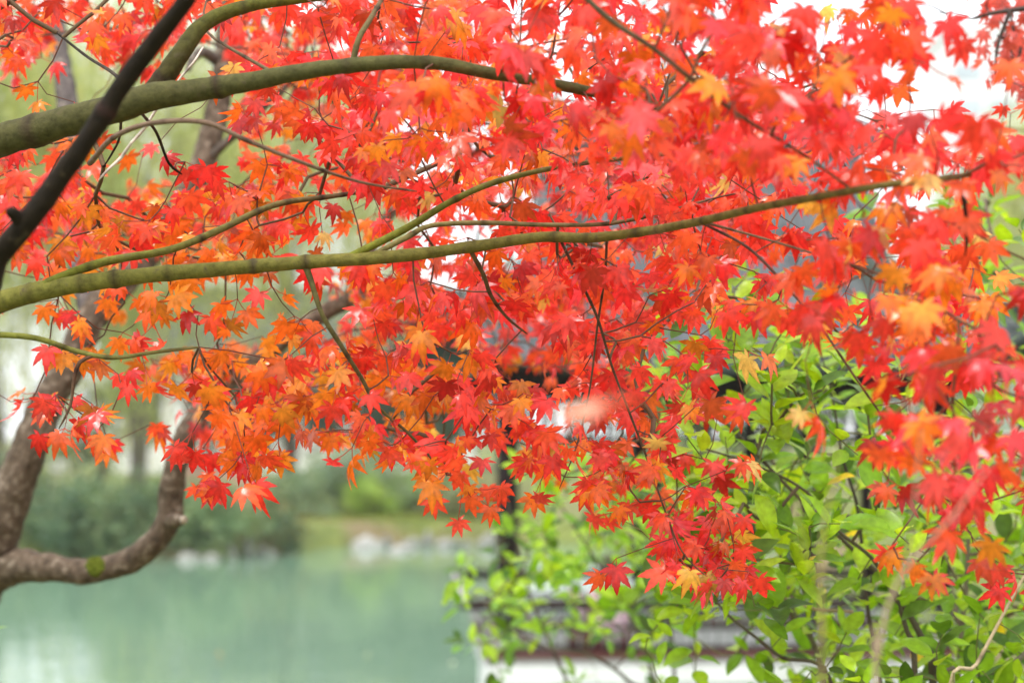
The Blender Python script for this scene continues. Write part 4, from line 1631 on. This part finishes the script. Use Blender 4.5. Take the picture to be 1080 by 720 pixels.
# the very near leaf on a hair-thin twig that hangs from the overhead limb
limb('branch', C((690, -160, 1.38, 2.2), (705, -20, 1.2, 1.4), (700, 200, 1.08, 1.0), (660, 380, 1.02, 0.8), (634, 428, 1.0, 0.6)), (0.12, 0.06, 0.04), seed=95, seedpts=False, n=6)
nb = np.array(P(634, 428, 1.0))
maple_leaf(nb, np.array((-1.0, 0.0, -0.10)), np.array((0.10, -0.26, 1.0)), 0.024, 0.003, 640, 430, (np.array((0.80, 0.36, 0.24)), np.array((0.82, 0.46, 0.36))))  # pale tint puts this leaf's sky sheen into its base colour
maple_leaf(nb, np.array((0.85, 0.0, 0.34)), np.array((-0.30, -0.24, 1.0)), 0.023, 0.004, 640, 430, (np.array((0.62, 0.10, 0.03)), np.array((0.60, 0.09, 0.03))))
mb.build('twigs', M['twig'], maple, True)['kind'] = 'stuff'
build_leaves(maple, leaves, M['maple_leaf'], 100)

# ------------------------------------------------------------------ the gnarled maple behind, leaning over the water
OLDC = (0.098, 0.072, 0.050)
old = empty('gnarled_tree', P(-30, 0, 4.3))
old.location.z = land(old.location.x, old.location.y)
tag(old, 'gnarled brown tree at the left, one bare limb curving up over the water', 'tree')
limb_pts, limb_rad = [], []
gb = old.location.copy()
limb('trunk', [(gb + Vector((-0.02, 0, -0.15)), 0.10), (gb + Vector((0.0, 0, 0.4)), 0.075)] + C((-75, 720, 4.25, 30), (-24, 622, 4.22, 30), (5, 545, 4.2, 24), (26, 485, 4.2, 22), (48, 430, 4.22, 20), (75, 380, 4.25, 19), (100, 330, 4.3, 18), (140, 285, 4.4, 17), (182, 232, 4.5, 16), (214, 172, 4.55, 15), (230, 112, 4.6, 14), (238, 50, 4.65, 12), (236, -20, 4.7, 10)), OLDC, seed=7, mat='bark_old', n=24, wob=0.17, k=0.88, parent=old, step=0.012)
limb('limb', C((-20, 612, 4.22, 22), (15, 598, 4.18, 20), (50, 598, 4.12, 16.2), (92, 602, 4.08, 14.8), (130, 594, 4.05, 14.5), (158, 576, 4.03, 14.6), (177, 549, 4.02, 15), (181, 520, 4.02, 14.2), (187, 484, 4.02, 13.4), (203, 446, 4.04, 12.6), (232, 408, 4.1, 11.5), (290, 366, 4.15, 10), (345, 328, 4.2, 9.5), (378, 308, 4.2, 9), (388, 270, 4.22, 7), (402, 238, 4.25, 6.5), (428, 212, 4.3, 5), (470, 190, 4.35, 3)), OLDC, seed=8, mat='bark_old', n=24, wob=0.17, k=0.92, parent=old, step=0.010)
limb('limb', C((100, 335, 4.3, 15), (82, 260, 4.6, 13), (72, 170, 4.9, 12), (71, 110, 5.0, 11.5), (64, 60, 5.1, 10), (58, 10, 5.2, 9), (50, -40, 5.3, 7)), (0.085, 0.070, 0.066), seed=9, mat='bark_old', n=16, wob=0.13, parent=old, step=0.012)
limb('branch', C((236, 70, 4.64, 7), (215, 55, 4.6, 6), (203, 62, 4.55, 4.5), (198, 75, 4.5, 3)), (0.10, 0.085, 0.07), seed=91, mat='bark_old', parent=old)
limb('branch', C((216, 172, 4.55, 5), (260, 130, 4.5, 4), (310, 80, 4.4, 3), (330, 20, 4.35, 2)), (0.10, 0.085, 0.07), seed=92, mat='bark_old', parent=old)
stub = limb('branch_stub', C((182, 549, 3.98, 9), (189, 548, 3.96, 6.5), (192.5, 548, 3.95, 5.0)), OLDC, seed=93, mat='bark_old', seedpts=False, parent=old)
p0 = P(193.2, 548, 3.948)
mbx = MB()
mbx.tube([p0, p0 + (P(195, 548, 3.944) - p0)], [4.6 * 3.95 / F, 4.0 * 3.95 / F], 12)
mbx.build('cut_face', M['cut'], stub, True)
# moss clump on the bare limb
mbx = MB()
r5 = np.random.default_rng(3)
mc = P(101, 590, 4.05)
for i in range(420):
    an, q = r5.uniform(0, 2 * PI), math.sqrt(r5.random())
    px_, py_ = 101 + 9 * q * math.cos(an), 598 + 9 * q * math.sin(an)
    b0 = P(px_, py_, 4.068 - 0.030 * math.sqrt(max(0, 1 - ((py_ - 601) / 15.5) ** 2)))
    mbx.tube([b0 + Vector((0, 0.004, -0.002)), b0 + Vector((r5.normal(0, .003), -0.005, r5.uniform(0.003, 0.009)))], [0.0022, 0.0012], 4)
mbx.build('moss', M['moss'], old, True)
nodes, node_px = [], []
reg = [(330, 60, 200, 90, 150), (150, 210, 190, 60, 110), (60, 20, 90, 60, 50), (500, 160, 150, 100, 120), (560, 330, 120, 80, 90), (250, 400, 110, 50, 40), (400, 330, 70, 60, 35), (430, 30, 120, 60, 60), (700, 200, 130, 120, 90)]
for cx, cy, rx, ry, n_ in reg:
    for _ in range(n_):
        x, y = cx + rx * rng.uniform(-1, 1) * rng.random() ** 0.3, cy + ry * rng.uniform(-1, 1) * rng.random() ** 0.3
        if (88 < x < 255 and 55 < y < 190) or (50 < x < 100 and 20 < y < 150):
            continue
        nodes.append(np.array(P(x, y, rng.uniform(3.4, 4.6))))
        node_px.append((x, y))
allp, par, cnt = grow([np.array(p) for p in limb_pts], nodes)
ns = len(limb_pts)
mb = MB()
twig_mesh(mb, allp, par, cnt, ns, 0.0008, (0.11, 0.06, 0.045), (0.09, 0.07, 0.05), rmax=0.008)
mb.build('twigs', M['twig'], old, True)['kind'] = 'stuff'
leaves = []
for i in range(len(nodes)):
    node = allp[ns + i]
    x, y = node_px[i]
    for k in range(2 + (rng.random() < 0.5)):
        tdn = unit(np.array([0, 0, -0.7]) + rand_unit() * 0.8)
        nrm = unit(np.array([0, -0.7, 0.7]) + rand_unit() * 0.7)
        maple_leaf(node, tdn, nrm, rng.uniform(0.024, 0.037), rng.uniform(0.015, 0.03), x, y, pdir=unit(rand_unit() + np.array([0, 0, -0.4])))
build_leaves(old, leaves, M['maple_leaf'], 0)
for o_ in old.children:
    if o_.name.startswith('foliage'):
        o_['kind'] = 'stuff'

# ------------------------------------------------------------------ dusky maple at the top right
dk = empty('dusky_maple', (P(1330, 0, 3.5).x, P(1330, 0, 3.5).y, 1.3))
tag(dk, 'dusky pinkish red maple hanging into the top right corner', 'tree')
limb_pts, limb_rad = [], []
limb('trunk', [(dk.location + Vector((0, 0, -0.15)), 0.09), (dk.location + Vector((0.03, 0, 1.0)), 0.07)] + C((1300, 120, 3.5, 26), (1240, -60, 3.5, 18), (1200, -160, 3.5, 12)), (0.11, 0.08, 0.065), seed=11, mat='bark_old', parent=dk, n=14, seedpts=False, step=0.02)
limb('limb', C((1295, 110, 3.5, 10), (1200, 40, 3.45, 6), (1120, 10, 3.42, 4), (1060, 12, 3.4, 2.5), (1025, 20, 3.4, 1.5)), (0.07, 0.05, 0.045), seed=12, parent=dk)
limb('limb', C((1250, -20, 3.5, 8), (1310, -60, 3.4, 5), (1400, -70, 3.3, 3)), (0.07, 0.05, 0.045), seed=14, parent=dk)
limb('branch', C((1065, 12, 3.4, 2.2), (1052, 50, 3.4, 1.8), (1050, 80, 3.4, 1.2)), (0.06, 0.045, 0.04), seed=13, parent=dk)
nodes, node_px = [], []
for _ in range(36):
    x, y = rng.uniform(1035, 1130), rng.uniform(-30, 40)
    nodes.append(np.array(P(x, y, rng.uniform(3.2, 3.75)))); node_px.append((x, y))
for _ in range(15):
    x, y = rng.uniform(1045, 1100), rng.uniform(40, 92)
    nodes.append(np.array(P(x, y, rng.uniform(3.2, 3.75)))); node_px.append((x, y))
for _ in range(110):
    x, y = rng.uniform(1110, 1450), rng.uniform(-140, 110)
    nodes.append(np.array(P(x, y, rng.uniform(3.0, 4.0)))); node_px.append((x, y))
allp, par, cnt = grow([np.array(p) for p in limb_pts], nodes)
ns = len(limb_pts)
mb = MB()
twig_mesh(mb, allp, par, cnt, ns, 0.0009, (0.07, 0.05, 0.045), (0.06, 0.045, 0.04), rmax=0.006)
for (ax, ay, bx, by) in ((1025, 20, 985, 14), (1000, 16, 968, 4), (1010, 18, 990, 30)):
    v_, f_ = tube([P(ax, ay, 3.4), P((ax + bx) / 2, (ay + by) / 2 - 3, 3.4), P(bx, by, 3.4)], [0.0016, 0.0012, 0.0008], 5)
    mb.add(v_, f_, (0.06, 0.045, 0.04))
mb.build('twigs', M['twig'], dk, True)['kind'] = 'stuff'
leaves = []
for i in range(len(nodes)):
    node = allp[ns + i]
    x, y = node_px[i]
    for k in range(2):
        c = np.array((0.62, 0.10, 0.085)) * rng.uniform(0.8, 1.2)
        maple_leaf(node, unit(np.array([0, 0, -0.9]) + rand_unit() * 0.6), unit(np.array([0, -0.6, 0.6]) + rand_unit() * 0.6), rng.uniform(0.020, 0.028), rng.uniform(0.015, 0.03), x, y, (c, c * 0.9), pdir=unit(rand_unit() + np.array([0, 0, -0.4])))
build_leaves(dk, leaves, M['maple_leaf'], 0)

# ------------------------------------------------------------------ green shrubs on the near bank
SG = [(0.23, 0.41, 0.018), (0.30, 0.48, 0.022), (0.16, 0.32, 0.018), (0.37, 0.53, 0.03)]
SD = [(0.07, 0.15, 0.02), (0.09, 0.17, 0.025)]
SHR = {
    5: {22: 3, 23: 3, 24: 3, 25: 5, 26: 6}, 6: {24: 5, 25: 6, 26: 6}, 7: {18: 3, 19: 4, 20: 3, 24: 3, 25: 4, 26: 6},
    8: {17: 3, 18: 5, 19: 7, 20: 7, 21: 6, 22: 5, 23: 3, 24: 3, 25: 3, 26: 3},
    9: {16: 2, 17: 5, 18: 6, 19: 7, 20: 8, 21: 9, 22: 8, 23: 5, 24: 4, 25: 4, 26: 4},
    10: {17: 4, 18: 6, 19: 7, 20: 8, 21: 9, 22: 6, 23: 5, 24: 5, 25: 4, 26: 4},
    11: {17: 3, 18: 6, 19: 7, 20: 8, 21: 8, 22: 7, 23: 7, 24: 6, 25: 6, 26: 5},
    12: {13: 2, 14: 4, 15: 5, 16: 6, 17: 6, 18: 8, 19: 8, 20: 9, 21: 8, 22: 8, 23: 8, 24: 7, 25: 7, 26: 6},
    13: {13: 2, 14: 6, 15: 5, 16: 5, 17: 7, 18: 8, 19: 9, 20: 9, 21: 9, 22: 8, 23: 8, 24: 8, 25: 8, 26: 8},
    14: {12: 1, 13: 3, 14: 6, 15: 6, 16: 4, 17: 7, 18: 8, 19: 9, 20: 9, 21: 8, 22: 8, 23: 8, 24: 8, 25: 8, 26: 8},
    15: {12: 5, 13: 6, 14: 5, 15: 4, 16: 5, 17: 7, 18: 8, 19: 9, 20: 8, 21: 8, 22: 8, 23: 8, 24: 8, 25: 8, 26: 8},
    16: {12: 4, 13: 4, 14: 4, 15: 5, 16: 4, 17: 4, 18: 5, 19: 6, 20: 8, 21: 8, 22: 8, 23: 8, 24: 8, 25: 8, 26: 8},
    17: {13: 3, 15: 2, 16: 1, 17: 1, 18: 2, 19: 3, 20: 5, 21: 7, 22: 8, 23: 8, 24: 8, 25: 8, 26: 8},
    18: {13: 2, 15: 2, 16: 1, 17: 2, 18: 2, 19: 3, 20: 5, 21: 7, 22: 8, 23: 8, 24: 8, 25: 8, 26: 8},
}


def shrub(base, label, stems, cells, dfun, leaf_size, n_single, seedcol, pale=None):
    global limb_pts, limb_rad
    root = empty('broadleaf_shrub', base)
    tag(root, label, 'shrub', 'green shrubs on the near bank')
    limb_pts, limb_rad = [], []
    for i, (ct, col) in enumerate(stems):
        limb('stem', [(p_, r_ * 0.62) for p_, r_ in ct], col, col, 0.09, 200 + i + int(base[0] * 10), mat='twig', n=8, parent=root, step=0.012)
    nodes, npx = [], []
    for (r_i, c_i, dns) in cells:
        nl = -math.log(1 - min(dns, 9) / 9.8) * 3.4
        k = nl / 3.4 * (dfun(0, 0) / 3.3) ** 1.6 * (2.7 if c_i >= 18 else 3.6)
        k = int(k) + (rng.random() < k % 1)
        for _ in range(k):
            x, y = (c_i + rng.random()) * 40, (r_i + rng.random()) * 40
            nodes.append(np.array(P(x, y, dfun(x, y) + rng.uniform(-0.4, 0.9))))
            npx.append((x, y))
    allp, par, cnt = grow([np.array(p) for p in limb_pts], nodes, 0.12)
    ns = len(limb_pts)
    mb = MB()
    twig_mesh(mb, allp, par, cnt, ns, 0.0009, (0.14, 0.15, 0.05), (0.12, 0.09, 0.06), rmax=0.006)
    mb.build('twigs', M['twig'], root, True)['kind'] = 'stuff'
    lv = []
    for i in range(len(nodes)):
        q = ns + i
        node, td = allp[q], unit(allp[q] - allp[par[q]] + np.array([0, 0, 0.05]))
        a0 = rng.uniform(0, 2 * PI)
        u = unit(np.cross(td, [0.3, 0.9, 0.1]))
        v = np.cross(td, u)
        nk = rng.integers(3, 6)
        yellow = rng.random() < 0.03 and seedcol[0] == 1
        for k in range(nk):
            an = a0 + k * 2.4
            tdir = unit(td * rng.uniform(0.3, 0.9) + (u * math.cos(an) + v * math.sin(an)) + np.array([0, -0.1, 0.22]) + rand_unit() * 0.2)
            nrm = unit(np.array([0, -0.35, 1.0]) - tdir * 0.3 + rand_unit() * 0.45)
            c = np.array(SG[rng.integers(4)] if rng.random() < 0.8 else SD[rng.integers(2)]) * rng.uniform(0.85, 1.15) * np.array(seedcol)
            if yellow and k == 0:
                c = np.array((0.75, 0.55, 0.03))
            tpl = OVAL_T[rng.integers(len(OVAL_T))]
            V, Fc, T = place_leaf(tpl, node + tdir * 0.006 - td * 0.012 * k, tdir, nrm, leaf_size * rng.uniform(0.55, 1.15), c, c * np.array([1.05, 1.05, 1]), 0.18)
            lv.append((V, Fc, T))
    build_leaves(root, lv, M['shrub_leaf'], n_single)
    return root


GB = (0.10, 0.085, 0.06)
PALE = (0.33, 0.25, 0.17)
STRAW = (0.42, 0.34, 0.22)
b1 = P(960, 0, 3.3); b1.z = land(b1.x, b1.y)
st1 = [
    ([(b1 + Vector((0.02, 0, -0.1)), 0.016), (b1 + Vector((0.03, 0, 0.5)), 0.013)] + C((985, 745, 3.2, 7), (975, 680, 3.2, 6), (940, 620, 3.2, 4.5), (890, 570, 3.2, 3.6), (830, 512, 3.2, 3), (770, 450, 3.2, 2.4), (725, 410, 3.2, 1.8), (695, 370, 3.2, 1.1)), GB),
    ([(b1 + Vector((-0.02, 0.02, -0.1)), 0.014), (b1 + Vector((-0.02, 0.02, 0.5)), 0.012)] + C((965, 740, 3.1, 5.5), (955, 660, 3.1, 4.2), (925, 595, 3.1, 3.4), (885, 560, 3.1, 3), (850, 518, 3.1, 2.6), (800, 492, 3.1, 2.1), (735, 470, 3.1, 1.4)), GB),
    ([(b1 + Vector((0.05, 0.1, -0.1)), 0.013), (b1 + Vector((0.0, 0.1, 0.5)), 0.011)] + C((930, 740, 3.4, 4), (915, 640, 3.4, 3.4), (905, 540, 3.4, 2.8), (888, 480, 3.4, 2.4), (880, 430, 3.4, 1.8), (868, 380, 3.4, 1.2), (850, 340, 3.4, 0.8)), (0.06, 0.05, 0.04)),
    ([(b1 + Vector((0.12, 0.1, -0.1)), 0.012), (b1 + Vector((0.10, 0.1, 0.6)), 0.010)] + C((1000, 750, 2.9, 3.4), (1030, 700, 2.9, 3.2), (1062, 640, 2.9, 3), (1090, 590, 2.9, 2.4)), STRAW),
    ([(b1 + Vector((0.10, 0.2, -0.1)), 0.014), (b1 + Vector((0.10, 0.2, 0.6)), 0.012)] + C((1010, 740, 3.5, 5), (1020, 600, 3.5, 4), (1025, 460, 3.5, 3), (1030, 330, 3.5, 2.2), (1035, 240, 3.5, 1.4), (1030, 205, 3.5, 0.9)), (0.16, 0.14, 0.10)),
    ([(b1 + Vector((-0.1, 0.2, -0.1)), 0.014), (b1 + Vector((-0.14, 0.2, 0.6)), 0.012)] + C((870, 740, 3.6, 5), (840, 650, 3.6, 4), (800, 610, 3.6, 3.2), (760, 560, 3.6, 2.6), (742, 470, 3.6, 2), (735, 400, 3.6, 1.4), (762, 320, 3.6, 0.9)), (0.12, 0.11, 0.07)),
    ([(b1 + Vector((-0.15, 0.05, -0.1)), 0.012), (b1 + Vector((-0.2, 0.05, 0.6)), 0.010)] + C((880, 745, 3.2, 3.5), (820, 690, 3.2, 3), (770, 650, 3.2, 2.5), (745, 620, 3.2, 2), (730, 595, 3.2, 1.4)), GB),
    (C((985, 715, 3.2, 6), (1010, 705, 3.15, 6.5), (1040, 715, 3.1, 6), (1080, 690, 3.1, 5), (1120, 650, 3.1, 3)), (0.20, 0.17, 0.14)),
    (C((900, 645, 3.3, 3), (850, 640, 3.3, 3), (810, 620, 3.3, 2.6), (780, 590, 3.3, 2), (750, 575, 3.3, 1.3)), PALE),
]
cells1 = [(r_, c_, v_) for r_, dct in SHR.items() for c_, v_ in dct.items() if c_ >= 17]
cells1 += [(r_, c_, 7) for r_ in range(7, 19) for c_ in (27, 28, 29, 30)]
shrub(b1, 'large bright green shrub with bare twigs filling the lower right corner', st1, cells1, lambda x, y: 3.2, 0.058, 90, (1, 1, 1))
b2 = P(640, 0, 5.4); b2.z = land(b2.x, b2.y)
st2 = [
    ([(b2 + Vector((0, 0, -0.1)), 0.018), (b2 + Vector((0.02, 0, 0.4)), 0.015)] + C((690, 760, 5.3, 4), (660, 715, 5.3, 3.2), (620, 690, 5.3, 2.6), (570, 680, 5.3, 2), (525, 650, 5.3, 1.5), (500, 625, 5.3, 1)), GB),
    ([(b2 + Vector((0.04, 0.05, -0.1)), 0.018), (b2 + Vector((0.05, 0.05, 0.4)), 0.015)] + C((690, 755, 5.4, 4), (685, 700, 5.4, 3.2), (660, 640, 5.4, 2.6), (625, 585, 5.4, 2.1), (590, 530, 5.4, 1.6), (560, 480, 5.4, 1)), GB),
    ([(b2 + Vector((-0.03, 0.05, -0.1)), 0.016), (b2 + Vector((-0.05, 0.05, 0.4)), 0.013)] + C((610, 760, 5.5, 3.5), (585, 690, 5.5, 2.8), (560, 630, 5.5, 2.2), (545, 570, 5.5, 1.7), (530, 510, 5.5, 1)), GB),
    ([(b2 + Vector((0.08, 0.1, -0.1)), 0.016), (b2 + Vector((0.1, 0.1, 0.4)), 0.013)] + C((710, 760, 5.5, 3.5), (705, 640, 5.5, 2.8), (690, 560, 5.5, 2), (670, 500, 5.5, 1.2)), GB),
]
cells2 = [(r_, c_, v_) for r_, dct in SHR.items() for c_, v_ in dct.items() if c_ < 18]
shrub(b2, 'looser pale green shrub standing in front of the pavilion bench', st2, cells2, lambda x, y: 5.3, 0.060, 60, (0.85, 0.88, 0.95))


# bare canes standing close to the camera
for px0, dd, paths, col, lab in (
        (935, 1.45, [((925, 760, 5.0), (926, 700, 4.8), (936, 640, 4.6), (955, 600, 4.2), (978, 572, 3.4), (1004, 545, 2.4), (1045, 490, 1.0)), ((953, 603, 3.0), (961, 560, 2.4), (966, 510, 1.8), (972, 450, 1.0))], PALE, 'pale brown forked bare cane standing close in front of the green shrub'),
        (872, 1.4, [((868, 760, 4.2), (868, 690, 4.0), (866, 620, 3.8), (868, 560, 3.2), (880, 505, 2.2), (884, 470, 1.2)), ((866, 620, 2.4), (850, 585, 1.8), (842, 545, 1.2), (838, 520, 0.8))], (0.27, 0.21, 0.09), 'thin straw coloured bare cane standing upright before the green shrub')):
    g0 = P(px0, 0, dd); g0.z = land(g0.x, g0.y)
    cane = empty('bare_cane', g0)
    tag(cane, lab, 'cane')
    for k, pth in enumerate(paths):
        ct = C(*[(x_, y_, dd, r_ * 0.52) for x_, y_, r_ in pth])
        if k == 0:
            ct = [(g0 + Vector((0, 0, -0.1)), 0.006), (g0 + Vector((0.01, 0.01, 0.6)), 0.005)] + ct
        limb('stem' if k == 0 else 'side_shoot', ct, col, col, 0.07, 300 + k, mat='twig', n=9, parent=cane, seedpts=False, step=0.012)


# narrow leaved plant at the lower left edge
def narrow_plant():
    b3 = P(-25, 0, 3.6); b3.z = land(b3.x, b3.y)
    root = empty('narrow_leaved_plant', b3)
    tag(root, 'narrow leaved green plant poking in at the lower left edge', 'plant')
    lv = []
    for i, (px, py) in enumerate(((-30, 640), (-12, 668), (-45, 655), (-20, 700), (-60, 690))):
        tip = P(px, py, 3.6 + 0.05 * i)
        V, Fc, T, pts, _ = limb_mesh([(b3 + Vector((0.02 * i - 0.04, 0.02 * i, -0.05)), 0.004), ((b3 + tip) / 2 + Vector((-0.03, 0, 0.1)), 0.003), (tip, 0.0012)], 0.03, 6, 0.03, (0.14, 0.17, 0.05))
        mesh_obj('stem', V, Fc, M['twig'], root, True, T)
        for k in range(16):
            q = pts[int(len(pts) * (0.45 + 0.54 * k / 16)) - 1]
            td = unit(np.array([rng.normal(0.25, 0.8), rng.normal(0, 0.7), rng.uniform(-0.1, 0.7)]))
            c = np.array((0.17, 0.27, 0.04)) * rng.uniform(0.8, 1.25)
            lv.append(place_leaf(NARROW_T[rng.integers(5)], np.array(q), td, np.array([0, -0.4, 1]), rng.uniform(0.05, 0.09), c, c))
    build_leaves(root, lv, M['shrub_leaf'], 0)


narrow_plant()

# fallen leaves floating on the pond
for i, (px, py, sz, col, lab) in enumerate([
        (230, 693, 0.07, (0.80, 0.36, 0.07), 'orange fallen leaf floating alone on the green water'),
        (388, 690, 0.065, (0.62, 0.60, 0.42), 'pale fallen leaf floating below the far rocks'),
        (479, 701, 0.065, (0.66, 0.62, 0.50), 'pale fallen leaf floating beside the white pavilion base'),
        (306, 676, 0.05, (0.55, 0.56, 0.40), 'small pale fallen leaf floating between the orange leaf and the rocks')]):
    d = F * CAM.z / (py - 460)
    p = P(px, py, d)
    V, Fc, T = place_leaf(MAPLE_T[i], np.zeros(3), np.array([math.cos(i * 2), math.sin(i * 2), 0.0]), np.array([0, 0, 1.0]), sz, col, col)
    V[:, 2] -= V[:, 2].min() - 0.003
    lf = mesh_obj('floating_leaf', V, [tuple(int(x) for x in q) for q in Fc], M['maple_leaf'], None, True, T)
    lf.location = (p.x, p.y, 0)
    tag(lf, lab, 'leaf', 'fallen leaves on the pond')
